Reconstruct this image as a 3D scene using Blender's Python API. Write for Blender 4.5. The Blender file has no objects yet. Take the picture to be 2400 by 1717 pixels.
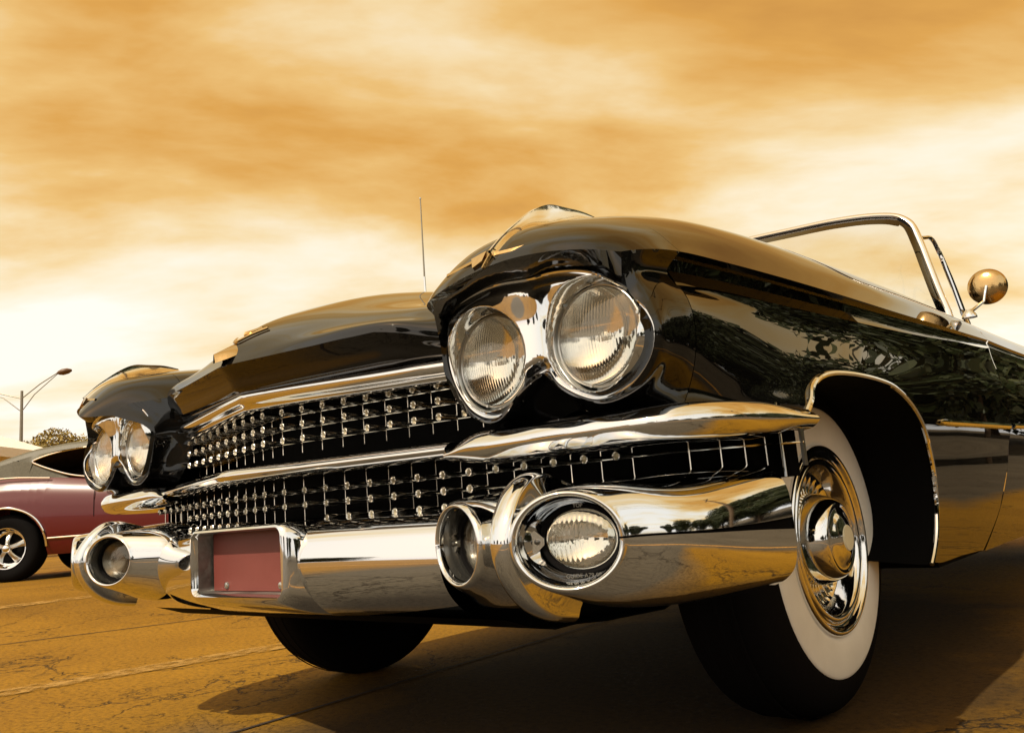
import bpy, bmesh, math, random
import numpy as np
from mathutils import Vector, Matrix, noise as mnoise
PI = math.pi
rad = math.radians
random.seed(7); rng = np.random.default_rng(7)
S = bpy.context.scene
COL = S.collection

# ------------------------------------------------------------------ camera
def basis(yaw, pitch, roll):
    f = Vector((-math.sin(yaw)*math.cos(pitch), math.cos(yaw)*math.cos(pitch), math.sin(pitch)))
    r = Vector((math.cos(yaw), math.sin(yaw), 0)); u = r.cross(f)
    return math.cos(roll)*r+math.sin(roll)*u, -math.sin(roll)*r+math.cos(roll)*u, f
cr, cu, cf = basis(0.71582236, 0.16901251, -0.0817126)
cd = bpy.data.cameras.new('camera'); cam = bpy.data.objects.new('camera', cd); COL.objects.link(cam)
cam.matrix_world = Matrix(((cr.x, cu.x, -cf.x, 1.52485), (cr.y, cu.y, -cf.y, -0.867547), (cr.z, cu.z, -cf.z, 0.486875), (0, 0, 0, 1)))
cd.sensor_width = 36; cd.lens = 28.96; cd.clip_start = 0.02; cd.clip_end = 3000
S.camera = cam

# ------------------------------------------------------------------ world: hazy amber sky with soft stretched clouds
SUN_EL, SUN_AZ = rad(48), rad(180)      # azimuth measured from +Y towards +X
sun_dir = Vector((math.cos(SUN_EL)*math.sin(SUN_AZ), math.cos(SUN_EL)*math.cos(SUN_AZ), math.sin(SUN_EL)))
W = bpy.data.worlds.new('World'); S.world = W; W.use_nodes = True
nt = W.node_tree; nt.nodes.clear()
def N(t, **k):
    n = nt.nodes.new(t)
    for a, b in k.items(): setattr(n, a, b)
    return n
L = nt.links.new
def ramp(node, stops):
    e = node.color_ramp.elements
    while len(e) > 1: e.remove(e[-1])
    e[0].position = stops[0][0]; e[0].color = (*stops[0][1], 1)
    for p, c in stops[1:]:
        x = e.new(p); x.color = (*c, 1)
def mth(op, a, b=None, clamp=False):
    n = nt.nodes.new('ShaderNodeMath'); n.operation = op; n.use_clamp = clamp
    for i, v in enumerate((a, b)):
        if v is None: continue
        if isinstance(v, (int, float)): n.inputs[i].default_value = v
        else: nt.links.new(v, n.inputs[i])
    return n.outputs[0]
out = N('ShaderNodeOutputWorld'); bg1 = N('ShaderNodeBackground'); bg2 = N('ShaderNodeBackground'); add = N('ShaderNodeAddShader')
sky = N('ShaderNodeTexSky'); sky.sky_type = 'NISHITA'; sky.sun_disc = False
sky.sun_elevation = SUN_EL; sky.sun_rotation = SUN_AZ; sky.dust_density = 4
tint = N('ShaderNodeMix', data_type='RGBA', blend_type='MULTIPLY'); tint.inputs[0].default_value = 1
L(sky.outputs[0], tint.inputs[6]); tint.inputs[7].default_value = (1.0, .62, .22, 1)
L(tint.outputs[2], bg1.inputs[0]); bg1.inputs[1].default_value = 0.05
tc = N('ShaderNodeTexCoord'); sep = N('ShaderNodeSeparateXYZ'); L(tc.outputs['Generated'], sep.inputs[0])
zz = mth('MAXIMUM', sep.outputs[2], 0.0); den = mth('ADD', zz, 0.22)
px = mth('DIVIDE', sep.outputs[0], den); py = mth('DIVIDE', sep.outputs[1], den)
cmb = N('ShaderNodeCombineXYZ'); L(px, cmb.inputs[0]); L(py, cmb.inputs[1])
mp = N('ShaderNodeMapping'); mp0 = N('ShaderNodeMapping'); L(cmb.outputs[0], mp0.inputs[0]); mp0.inputs['Rotation'].default_value = (0, 0, rad(-47)); L(mp0.outputs[0], mp.inputs[0]); mp.inputs['Scale'].default_value = (.70, 1.30, 1); mp.inputs['Location'].default_value = (2.35, .62, 0)
n1 = N('ShaderNodeTexNoise'); L(mp.outputs[0], n1.inputs['Vector']); n1.inputs['Scale'].default_value = .95; n1.inputs['Detail'].default_value = 7; n1.inputs['Roughness'].default_value = .56; n1.inputs['Distortion'].default_value = .25
n2 = N('ShaderNodeTexNoise'); L(mp.outputs[0], n2.inputs['Vector']); n2.inputs['Scale'].default_value = 3.1; n2.inputs['Detail'].default_value = 5; n2.inputs['Roughness'].default_value = .5; n2.inputs['Distortion'].default_value = .4
cl = mth('ADD', mth('MULTIPLY', mth('SUBTRACT', n1.outputs[0], .08), 1.22), mth('MULTIPLY', n2.outputs[0], .34))
# elevation lowers the cloud brightness smoothly: pale near the horizon, amber overhead
mrn = N('ShaderNodeMapRange'); mrn.interpolation_type = 'SMOOTHSTEP'; L(sep.outputs[2], mrn.inputs[0]); mrn.inputs[1].default_value = .02; mrn.inputs[2].default_value = .62; mrn.inputs[3].default_value = .015; mrn.inputs[4].default_value = .355
el = mth('ADD', mrn.outputs[0], mth('MULTIPLY', mth('MAXIMUM', mth('SUBTRACT', sep.outputs[2], .56), 0.0), .25))
dp = N('ShaderNodeVectorMath', operation='DOT_PRODUCT'); L(tc.outputs['Generated'], dp.inputs[0]); dp.inputs[1].default_value = tuple(sun_dir)
gl = N('ShaderNodeMapRange'); gl.interpolation_type = 'SMOOTHSTEP'; L(dp.outputs['Value'], gl.inputs[0]); gl.inputs[1].default_value = .05; gl.inputs[2].default_value = .95; gl.inputs[3].default_value = 0; gl.inputs[4].default_value = .42
val = mth('ADD', mth('SUBTRACT', cl, el), gl.outputs[0])
cr_ = N('ShaderNodeValToRGB'); L(val, cr_.inputs[0])
ramp(cr_, [(.0, (.30, .125, .025)), (.14, (.50, .20, .030)), (.30, (.70, .335, .060)), (.41, (.82, .50, .17)), (.50, (.90, .68, .38)), (.60, (.96, .84, .64)), (.73, (1.0, .965, .90))])
L(cr_.outputs[0], bg2.inputs[0]); bg2.inputs[1].default_value = 0.97
L(bg1.outputs[0], add.inputs[0]); L(bg2.outputs[0], add.inputs[1]); L(add.outputs[0], out.inputs[0])

sl = bpy.data.lights.new('sun', 'SUN'); so = bpy.data.objects.new('sun', sl); COL.objects.link(so)
sl.energy = 5.0; sl.angle = rad(0.6); sl.color = (1, .90, .72)
so.rotation_euler = (-sun_dir).to_track_quat('-Z', 'Y').to_euler()
S.view_settings.view_transform = 'Standard'; S.view_settings.look = 'None'; S.view_settings.gamma = 1
S.view_settings.exposure = 0; S.view_settings.use_curve_mapping = False
S.cycles.max_bounces = 10; S.cycles.glossy_bounces = 8; S.cycles.transmission_bounces = 8; S.cycles.diffuse_bounces = 3
S.cycles.use_denoising = True

# ------------------------------------------------------------------ materials
def mat(name, col, rough=.5, metal=0, coat=0, **k):
    m = bpy.data.materials.new(name); m.use_nodes = True
    b = m.node_tree.nodes['Principled BSDF']
    b.inputs['Base Color'].default_value = (*col, 1); b.inputs['Roughness'].default_value = rough; b.inputs['Metallic'].default_value = metal
    b.inputs['Coat Weight'].default_value = coat; b.inputs['Coat IOR'].default_value = 1.58; b.inputs['Coat Roughness'].default_value = .01
    for a, v in k.items(): b.inputs[a.replace('_', ' ')].default_value = v
    return m
def bumpy(m, scale, dist, detail=3, vary=None, stretch=None, rough_vary=None):
    """fine relief and wear from object-space noise"""
    t = m.node_tree; b = t.nodes['Principled BSDF']
    c = t.nodes.new('ShaderNodeTexCoord'); mp = t.nodes.new('ShaderNodeMapping'); n = t.nodes.new('ShaderNodeTexNoise'); bp = t.nodes.new('ShaderNodeBump')
    t.links.new(c.outputs['Object'], mp.inputs[0]); t.links.new(mp.outputs[0], n.inputs[0])
    if stretch: mp.inputs['Scale'].default_value = stretch
    n.inputs['Scale'].default_value = scale; n.inputs['Detail'].default_value = detail
    t.links.new(n.outputs[0], bp.inputs['Height']); bp.inputs['Distance'].default_value = dist; bp.inputs['Strength'].default_value = 1
    t.links.new(bp.outputs[0], b.inputs['Normal'])
    if vary:
        n2 = t.nodes.new('ShaderNodeTexNoise'); t.links.new(mp.outputs[0], n2.inputs[0]); n2.inputs['Scale'].default_value = scale*.37; n2.inputs['Detail'].default_value = 6
        r = t.nodes.new('ShaderNodeValToRGB'); t.links.new(n2.outputs[0], r.inputs[0]); ramp(r, [(.3, vary[0]), (.7, vary[1])]); t.links.new(r.outputs[0], b.inputs['Base Color'])
    if rough_vary:
        n3 = t.nodes.new('ShaderNodeTexNoise'); t.links.new(mp.outputs[0], n3.inputs[0]); n3.inputs['Scale'].default_value = scale*.6; n3.inputs['Detail'].default_value = 5
        r = t.nodes.new('ShaderNodeMapRange'); t.links.new(n3.outputs[0], r.inputs[0]); r.inputs[3].default_value = rough_vary[0]; r.inputs[4].default_value = rough_vary[1]; t.links.new(r.outputs[0], b.inputs['Roughness'])
    return m
M = {}
M['black'] = bumpy(mat('black_paint', (.0030, .0029, .0028), .25, 0, 1), 4, .00018, 1)
M['black'].node_tree.nodes['Principled BSDF'].inputs['Specular IOR Level'].default_value = 0
M['chrome'] = bumpy(mat('chrome', (.80, .82, .84), .03, 1), 7, .0007, 1, rough_vary=(.02, .07))
M['bright'] = mat('bright_trim', (.93, .92, .90), .05, 1)
M['chrome2'] = bumpy(mat('polished_cap', (.80, .81, .82), .06, 1), 30, .0003, 2)
M['satin'] = bumpy(mat('satin_steel', (.55, .54, .50), .28, 1), 60, .0004, 3)
M['stud'] = mat('stud_metal', (.78, .76, .70), .16, 1)
M['cup'] = mat('stud_cup', (.35, .30, .20), .5, 0)
M['gold'] = bumpy(mat('aged_gold', (.58, .40, .18), .16, 1), 90, .0004, 2)
M['dark'] = bumpy(mat('dark_underside', (.004, .004, .004), .8), 20, .002, 3)
M['rubber'] = bumpy(mat('tyre_rubber', (.0055, .005, .005), .85), 60, .0008, 3)
for q_ in ('dark', 'rubber'): M[q_].node_tree.nodes['Principled BSDF'].inputs['Specular IOR Level'].default_value = .04
M['white'] = bumpy(mat('whitewall_rubber', (.85, .83, .76), .5), 40, .0005, 3, vary=((.78, .76, .69), (.86, .84, .77)))
M['ivory'] = mat('ivory_enamel', (.80, .76, .55), .4)
M['mirror'] = mat('reflector_silver', (.80, .82, .84), .05, 1)
M['plate'] = bumpy(mat('plate_red', (.14, .028, .020), .55), 25, .0006, 4, vary=((.125, .024, .017), (.155, .034, .026)))
M['bowl'] = mat('dim_bowl', (.16, .155, .14), .22, .9)
M['recess'] = bumpy(mat('worn_recess_steel', (.22, .21, .19), .42, .6), 38, .003, 4, vary=((.10, .095, .085), (.34, .33, .30)))
M['platedark'] = mat('plate_box_steel', (.30, .29, .26), .3, 1)
M['maroon'] = bumpy(mat('maroon_paint', (.075, .0015, .004), .3, 0, .35), 4, .0005, 1)
M['coral'] = mat('orange_red_paint', (.62, .10, .05), .35, 0, .8)
M['vinyl'] = bumpy(mat('vinyl_roof', (.075, .065, .04), .55), 160, .0012, 3, vary=((.06, .052, .03), (.09, .08, .05)))
M['pole'] = bumpy(mat('galvanised_steel', (.22, .20, .16), .45, .7), 12, .001, 2)
M['lamphead'] = mat('lamp_head', (.10, .045, .015), .5)
M['canvas'] = bumpy(mat('white_canvas', (.82, .79, .74), .7), 6, .01, 3)
M['leather'] = bumpy(mat('dark_upholstery', (.02, .012, .01), .5), 40, .001, 3)
M['bark'] = bumpy(mat('bark', (.10, .065, .035), .9), 14, .03, 5, vary=((.07, .045, .025), (.14, .09, .05)))
M['brick'] = mat('warm_wall', (.42, .30, .18), .8)
M['roof'] = mat('roof_shingle', (.10, .06, .04), .8)

def glass_mat(name, col=(1, 1, 1), rough=0.0, ior=1.45):
    m = mat(name, col, rough); b = m.node_tree.nodes['Principled BSDF']
    b.inputs['Transmission Weight'].default_value = 1; b.inputs['IOR'].default_value = ior
    return m
def thin_glass(name, col, fac=.12):
    m = bpy.data.materials.new(name); m.use_nodes = True; t = m.node_tree; t.nodes.clear()
    o = t.nodes.new('ShaderNodeOutputMaterial'); mx = t.nodes.new('ShaderNodeMixShader'); tr = t.nodes.new('ShaderNodeBsdfTransparent'); gl = t.nodes.new('ShaderNodeBsdfGlossy')
    fr = t.nodes.new('ShaderNodeFresnel'); fr.inputs[0].default_value = 1.5
    tr.inputs[0].default_value = (*col, 1); gl.inputs[0].default_value = (1, 1, 1, 1); gl.inputs['Roughness'].default_value = .01
    t.links.new(fr.outputs[0], mx.inputs[0]); t.links.new(tr.outputs[0], mx.inputs[1]); t.links.new(gl.outputs[0], mx.inputs[2]); t.links.new(mx.outputs[0], o.inputs[0])
    return m
M['lens'] = glass_mat('lamp_glass', (.99, .97, .90), .01)
M['window'] = thin_glass('window_glass', (.93, .92, .88))

def foliage(name, a, b):
    m = mat(name, a, .6); t = m.node_tree; bs = t.nodes['Principled BSDF']
    oi = t.nodes.new('ShaderNodeNewGeometry'); r = t.nodes.new('ShaderNodeValToRGB'); t.links.new(oi.outputs['Random Per Island'], r.inputs[0]); ramp(r, [(0, a), (1, b)])
    t.links.new(r.outputs[0], bs.inputs['Base Color'])
    return m
M['leaf'] = foliage('leaf_green', (.018, .027, .006), (.042, .052, .012))
M['leaf_gold'] = foliage('leaf_olive', (.13, .10, .015), (.36, .25, .05))

# asphalt: amber toned, cracked, with an added grey area and painted shade under the car
def asphalt():
    m = bpy.data.materials.new('worn_asphalt'); m.use_nodes = True; t = m.node_tree; b = t.nodes['Principled BSDF']
    k = t.links.new
    tc = t.nodes.new('ShaderNodeTexCoord')
    def noise(scale, detail, rough=.5, dist=0, vec=None):
        n = t.nodes.new('ShaderNodeTexNoise'); n.inputs['Scale'].default_value = scale; n.inputs['Detail'].default_value = detail; n.inputs['Roughness'].default_value = rough; n.inputs['Distortion'].default_value = dist
        k(vec or tc.outputs['Object'], n.inputs['Vector']); return n
    def mr(inp, a, b_, c=0, d=1):
        n = t.nodes.new('ShaderNodeMapRange'); k(inp, n.inputs[0]); n.inputs[1].default_value = a; n.inputs[2].default_value = b_; n.inputs[3].default_value = c; n.inputs[4].default_value = d; return n.outputs[0]
    def m2(op, a, b_):
        n = t.nodes.new('ShaderNodeMath'); n.operation = op
        for i, v in enumerate((a, b_)):
            if isinstance(v, (int, float)): n.inputs[i].default_value = v
            else: k(v, n.inputs[i])
        return n.outputs[0]
    base = noise(.55, 5, .55)
    r = t.nodes.new('ShaderNodeValToRGB'); k(base.outputs[0], r.inputs[0])
    ramp(r, [(.25, (.165, .080, .003)), (.5, (.25, .124, .004)), (.75, (.32, .165, .008))])
    # bay and left lot amber; grey added front and right to dim chrome reflections
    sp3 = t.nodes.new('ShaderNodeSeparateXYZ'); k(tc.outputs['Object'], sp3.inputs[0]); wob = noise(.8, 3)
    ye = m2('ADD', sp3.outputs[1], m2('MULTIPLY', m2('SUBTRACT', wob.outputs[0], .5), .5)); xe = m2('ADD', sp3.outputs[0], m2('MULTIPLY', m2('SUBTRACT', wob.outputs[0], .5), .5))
    amber_mask = m2('MULTIPLY', m2('MAXIMUM', mr(ye, .12, .36, 0, 1), mr(xe, -.70, -.30, 1, 0)), mr(xe, 2.2, 2.6, 1, 0))
    # shade under the car painted dark in the ground colour, edge broken by noise
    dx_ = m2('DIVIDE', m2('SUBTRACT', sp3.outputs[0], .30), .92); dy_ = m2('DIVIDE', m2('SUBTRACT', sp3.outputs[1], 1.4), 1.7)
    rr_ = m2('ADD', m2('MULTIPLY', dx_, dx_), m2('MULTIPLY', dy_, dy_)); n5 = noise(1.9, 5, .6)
    shade_patch = mr(m2('ADD', rr_, m2('MULTIPLY', m2('SUBTRACT', n5.outputs[0], .5), 1.6)), .55, 1.25, .8, 0)
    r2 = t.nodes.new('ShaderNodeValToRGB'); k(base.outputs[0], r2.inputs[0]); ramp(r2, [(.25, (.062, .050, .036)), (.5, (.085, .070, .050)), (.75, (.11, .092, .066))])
    area = t.nodes.new('ShaderNodeMix'); area.data_type = 'RGBA'; k(amber_mask, area.inputs[0]); k(r2.outputs[0], area.inputs[6]); k(r.outputs[0], area.inputs[7])
    area0 = area; area = t.nodes.new('ShaderNodeMix'); area.data_type = 'RGBA'; k(shade_patch, area.inputs[0]); k(area0.outputs[2], area.inputs[6]); area.inputs[7].default_value = (.016, .011, .007, 1)
    # warp for cracks
    w = noise(2.2, 6, .65); mixv = t.nodes.new('ShaderNodeVectorMath'); mixv.operation = 'MULTIPLY_ADD'
    k(w.outputs['Color'], mixv.inputs[0]); mixv.inputs[1].default_value = (.55, .55, .55); k(tc.outputs['Object'], mixv.inputs[2])
    v = t.nodes.new('ShaderNodeTexVoronoi'); v.feature = 'DISTANCE_TO_EDGE'; v.inputs['Scale'].default_value = .85; k(mixv.outputs[0], v.inputs['Vector'])
    v2 = t.nodes.new('ShaderNodeTexVoronoi'); v2.feature = 'DISTANCE_TO_EDGE'; v2.inputs['Scale'].default_value = 3.1; k(mixv.outputs[0], v2.inputs['Vector'])
    gate = noise(.9, 3); gate2 = noise(2.6, 3)
    c1 = m2('MULTIPLY', mr(v.outputs[0], .001, .006, 1, 0), mr(gate.outputs[0], .42, .56, .15, 1))
    c2 = m2('MULTIPLY', mr(v2.outputs[0], .006, .020, 1, 0), mr(gate.outputs[0], .53, .63, 0, .8))
    crack = m2('MAXIMUM', c1, c2)
    pits = noise(46, 5, .7); p = m2('MULTIPLY', mr(pits.outputs[0], .57, .68, 0, .9), mr(gate2.outputs[0], .45, .65, .15, 1))
    dark = m2('MAXIMUM', crack, p)
    grain = noise(260, 2, .6)
    gcol = t.nodes.new('ShaderNodeMix'); gcol.data_type = 'RGBA'; gcol.blend_type = 'MULTIPLY'; gcol.inputs[0].default_value = .8
    k(area.outputs[2], gcol.inputs[6]); gr = t.nodes.new('ShaderNodeValToRGB'); k(grain.outputs[0], gr.inputs[0]); ramp(gr, [(.3, (.62, .6, .55)), (.7, (1, 1, 1))]); k(gr.outputs[0], gcol.inputs[7])
    grit = noise(55, 6, .75); gt = t.nodes.new('ShaderNodeValToRGB'); k(grit.outputs[0], gt.inputs[0]); ramp(gt, [(.36, (.45, .42, .38)), (.5, (.95, .95, .95)), (.66, (1.25, 1.22, 1.15))])
    g2 = t.nodes.new('ShaderNodeMix'); g2.data_type = 'RGBA'; g2.blend_type = 'MULTIPLY'; g2.inputs[0].default_value = .85; k(gcol.outputs[2], g2.inputs[6]); k(gt.outputs[0], g2.inputs[7]); gcol = g2
    fin = t.nodes.new('ShaderNodeMix'); fin.data_type = 'RGBA'; k(dark, fin.inputs[0]); k(gcol.outputs[2], fin.inputs[6]); fin.inputs[7].default_value = (.016, .009, .003, 1)
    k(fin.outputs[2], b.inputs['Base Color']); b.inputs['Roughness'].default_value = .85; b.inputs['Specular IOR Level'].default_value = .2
    h = m2('SUBTRACT', m2('MULTIPLY', grain.outputs[0], .25), m2('MULTIPLY', dark, 1.4))
    bp = t.nodes.new('ShaderNodeBump'); bp.inputs['Distance'].default_value = .004; k(h, bp.inputs['Height']); k(bp.outputs[0], b.inputs['Normal'])
    return m
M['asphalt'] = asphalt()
def paintline(name, col, lo=.45, hi=.62):
    m = mat(name, col, .8); t = m.node_tree; b = t.nodes['Principled BSDF']
    tc = t.nodes.new('ShaderNodeTexCoord'); n = t.nodes.new('ShaderNodeTexNoise'); n.inputs['Scale'].default_value = 14; n.inputs['Detail'].default_value = 8; n.inputs['Roughness'].default_value = .7
    t.links.new(tc.outputs['Object'], n.inputs[0]); r = t.nodes.new('ShaderNodeMapRange'); r.inputs[1].default_value = lo; r.inputs[2].default_value = hi; r.inputs[3].default_value = 1; r.inputs[4].default_value = 0
    t.links.new(n.outputs[0], r.inputs[0]); t.links.new(r.outputs[0], b.inputs['Alpha'])
    return m
M['line'] = paintline('worn_line_paint', (.30, .165, .025), .40, .62)
M['yellow'] = paintline('yellow_line_paint', (.42, .20, .03), .5, .68)
M['seam'] = bumpy(mat('seam_filler', (.02, .009, .003), .9), 30, .004, 4)

# ------------------------------------------------------------------ mesh helpers
def cr1(P, n, closed=False):
    """centripetal Catmull-Rom through control points P (k x dim): n samples per segment"""
    P = np.asarray(P, float); k = len(P)
    if closed: Q = np.vstack([P[-1:], P, P[:2]]); segs = k
    else: Q = np.vstack([2*P[:1]-P[1:2], P, 2*P[-1:]-P[-2:-1]]); segs = k-1
    out = []
    for i in range(segs):
        p0, p1, p2, p3 = Q[i:i+4]
        d1, d2, d3 = [max(np.linalg.norm(b_-a_), 1e-7)**.5 for a_, b_ in ((p0, p1), (p1, p2), (p2, p3))]
        m1 = (p1-p0)/d1-(p2-p0)/(d1+d2)+(p2-p1)/d2; m2_ = (p2-p1)/d2-(p3-p1)/(d2+d3)+(p3-p2)/d3
        m1 = m1*d2; m2_ = m2_*d2
        for j in range(n):
            t = j/n; t2 = t*t; t3 = t2*t
            out.append((2*t3-3*t2+1)*p1+(t3-2*t2+t)*m1+(-2*t3+3*t2)*p2+(t3-t2)*m2_)
    if not closed: out.append(P[-1])
    return np.array(out)
def patch(rows, nu=4, nv=4, closed_v=False):
    """rows: list of control rows (each k x 3) -> fine grid"""
    A = np.array([cr1(r, nv, closed_v) for r in rows])
    B = np.array([cr1(A[:, j], nu) for j in range(A.shape[1])])
    return B.transpose(1, 0, 2)
def grid_faces(nr, nc, off=0, closed_v=False, closed_u=False):
    F = []
    for i in range(nr if closed_u else nr-1):
        for j in range(nc if closed_v else nc-1):
            a = i*nc+j; b = i*nc+(j+1) % nc; i2 = (i+1) % nr
            F.append((off+a, off+b, off+i2*nc+(j+1) % nc, off+i2*nc+j))
    return F
class MB:
    def __init__(s): s.V = []; s.F = []
    def grid(s, G, closed_v=False, closed_u=False):
        G = np.asarray(G); nr, nc = G.shape[:2]; o = len(s.V); s.V += [tuple(map(float, p)) for p in G.reshape(-1, 3)]
        s.F += grid_faces(nr, nc, o, closed_v, closed_u); return s
    def poly(s, pts):
        o = len(s.V); s.V += [tuple(map(float, p)) for p in pts]; s.F.append(tuple(range(o, o+len(pts)))); return s
    def box(s, c, h, rot=None):
        o = len(s.V); R_ = rot or Matrix.Identity(3)
        for dx in (-1, 1):
            for dy in (-1, 1):
                for dz in (-1, 1):
                    s.V.append(tuple(Vector(c)+R_ @ Vector((dx*h[0], dy*h[1], dz*h[2]))))
        for f in ((0, 1, 3, 2), (4, 6, 7, 5), (0, 4, 5, 1), (2, 3, 7, 6), (0, 2, 6, 4), (1, 5, 7, 3)): s.F.append(tuple(o+i for i in f))
        return s
    def tube(s, path, r, n=10, caps=True, sx=1, sz=1):
        P = [Vector(p) for p in path]; rows = []
        up = Vector((0, 0, 1))
        for i, p in enumerate(P):
            d = (P[min(i+1, len(P)-1)]-P[max(i-1, 0)]).normalized()
            a = d.cross(up)
            if a.length < 1e-3: a = d.cross(Vector((1, 0, 0)))
            a.normalize(); b = a.cross(d)
            rr = r[i] if isinstance(r, (list, tuple)) else r
            rows.append([p+rr*(sx*math.cos(t)*a+sz*math.sin(t)*b) for t in np.linspace(0, 2*PI, n, endpoint=False)])
        s.grid(rows, closed_v=True)
        if caps: s.poly(rows[0]); s.poly(rows[-1][::-1])
        return s
    def lathe(s, prof, c, axis='x', n=64, caps=False):
        """prof: (along axis, radius)"""
        rows = []
        for a, r in prof:
            row = []
            for t in np.linspace(0, 2*PI, n, endpoint=False):
                u, v = r*math.cos(t), r*math.sin(t)
                row.append((c[0]+a, c[1]+u, c[2]+v) if axis == 'x' else (c[0]+u, c[1]+a, c[2]+v) if axis == 'y' else (c[0]+u, c[1]+v, c[2]+a))
            rows.append(row)
        return s.grid(rows, closed_v=True)
    def mirrored(s):
        m = MB(); m.V = [(-x, y, z) for x, y, z in s.V]; m.F = [tuple(reversed(f)) for f in s.F]; return m
    def merge(s, o):
        k = len(s.V); s.V += o.V; s.F += [tuple(k+i for i in f) for f in o.F]; return s
    def mesh(s, name, m, smooth=True, angle=38, recalc=True):
        me = bpy.data.meshes.new(name); me.from_pydata(s.V, [], s.F)
        bm = bmesh.new(); bm.from_mesh(me); bmesh.ops.remove_doubles(bm, verts=bm.verts, dist=2e-5)
        if recalc: bmesh.ops.recalc_face_normals(bm, faces=bm.faces)
        bm.to_mesh(me); bm.free()
        if smooth:
            me.polygons.foreach_set('use_smooth', [True]*len(me.polygons)); me.set_sharp_from_angle(angle=rad(angle))
        me.materials.append(M[m] if isinstance(m, str) else m)
        return me
    def obj(s, name, m, parent=None, label=None, **k):
        o = bpy.data.objects.new(name, s.mesh(name, m, **k)); COL.objects.link(o)
        if parent: link(o, parent)
        if label: o['label'] = label
        return o
INV = {}
def link(o, parent):
    o.parent = parent
    # geometry is written in world coordinates: undo the offset of the parent thing
    p = parent; off = Vector((0, 0, 0))
    if p.name in INV: off = INV[p.name]
    if off.length and p.parent is None: o.location = o.location-off
def thing(name, label, cat, loc=(0, 0, 0), group=None):
    o = bpy.data.objects.new(name, None); COL.objects.link(o); o.location = loc; o.empty_display_size = .2
    o['label'] = label; o['category'] = cat; INV[o.name] = Vector(loc)
    if group: o['group'] = group
    return o
def tag(o, label, cat, group=None):
    o['label'] = label; o['category'] = cat
    if group: o['group'] = group
    return o
def struct(o, kind='structure'): o['kind'] = kind; return o
def both(mb, name, m, parent, sub=None, **k):
    a = mb.obj(name, m, parent, **k); b = mb.mirrored().obj(name, m, parent, **k); return a, b
def sst(t): t = min(1, max(0, t)); return t*t*(3-2*t)

# ------------------------------------------------------------------ ground
def gz(x, y):
    return .157*sst((-x-2.6)/4.6)
def coords(lim):
    a = [0]; s = .25
    while a[-1] < lim: a.append(a[-1]+s); s *= 1.12
    return a
gx = sorted(set([-v for v in coords(900)]+coords(900))); gy = gx
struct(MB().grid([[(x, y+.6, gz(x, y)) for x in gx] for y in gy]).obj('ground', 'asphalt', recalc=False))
def strip(name, pts, w, m, lift):
    mb = MB(); rows = []
    P = cr1([(x, y) for x, y in pts], 10)
    for i, p in enumerate(P):
        d = P[min(i+1, len(P)-1)]-P[max(i-1, 0)]; d = d/np.linalg.norm(d); n = np.array([-d[1], d[0]])
        ww = w*(1+.12*mnoise.noise(Vector((p[0]*6, p[1]*6, lift*900))))
        a = p+n*ww/2; b = p-n*ww/2
        rows.append([(a[0], a[1], gz(*a)+lift), (b[0], b[1], gz(*b)+lift)])
    mb.grid(rows); return struct(mb.obj(name, m))
strip('parking_line', [(-2.35, -2.2), (-2.0, -.9), (-1.80, .15), (-1.60, 1.05), (-1.35, 2.2), (-1.0, 4.0)], .16, 'line', .004)
strip('parking_line', [(-5.6, -3), (-5.15, .6), (-5.05, 2.0), (-4.7, 5.0)], .16, 'line', .004)
strip('parking_line', [(-9.5, -3), (-9.0, 1.5), (-8.6, 6.0)], .16, 'line', .004)
strip('parking_line', [(2.6, -2.5), (2.7, 1), (2.9, 6)], .10, 'yellow', .004)
strip('stop_line', [(-6, -2.55), (-2, -2.30), (2, -2.15), (6, -2.0)], .13, 'yellow', .006)
strip('pavement_joint', [(-3.75, -1.5), (-3.35, .6), (-3.09, 1.5), (-2.7, 3.4)], .016, 'seam', .003)
strip('pavement_joint', [(-.42, -.9), (-.44, .26), (-.48, .8), (-.51, 1.35), (-.62, 3.2), (-.7, 5)], .013, 'seam', .003)

# ================================================================== THE BLACK CONVERTIBLE
car = thing('convertible_car', 'glossy black vintage convertible with twin headlights, studded chrome grille and whitewall tyres', 'car', (0, 2.2, 0))
LZ = .7235; LI = .639; LO = .848          # lamp centres
OUT = [(.566, .679), (.549, .717), (.545, .756), (.559, .806), (.591, .822), (.630, .831), (.668, .835), (.756, .831), (.828, .822), (.868, .809), (.892, .791), (.915, .768), (.937, .744), (.948, .714), (.942, .682), (.926, .660), (.899, .641), (.847, .630), (.813, .640), (.776, .663), (.752, .688), (.735, .686), (.708, .667), (.681, .645), (.657, .632), (.624, .632), (.592, .648)]
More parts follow.
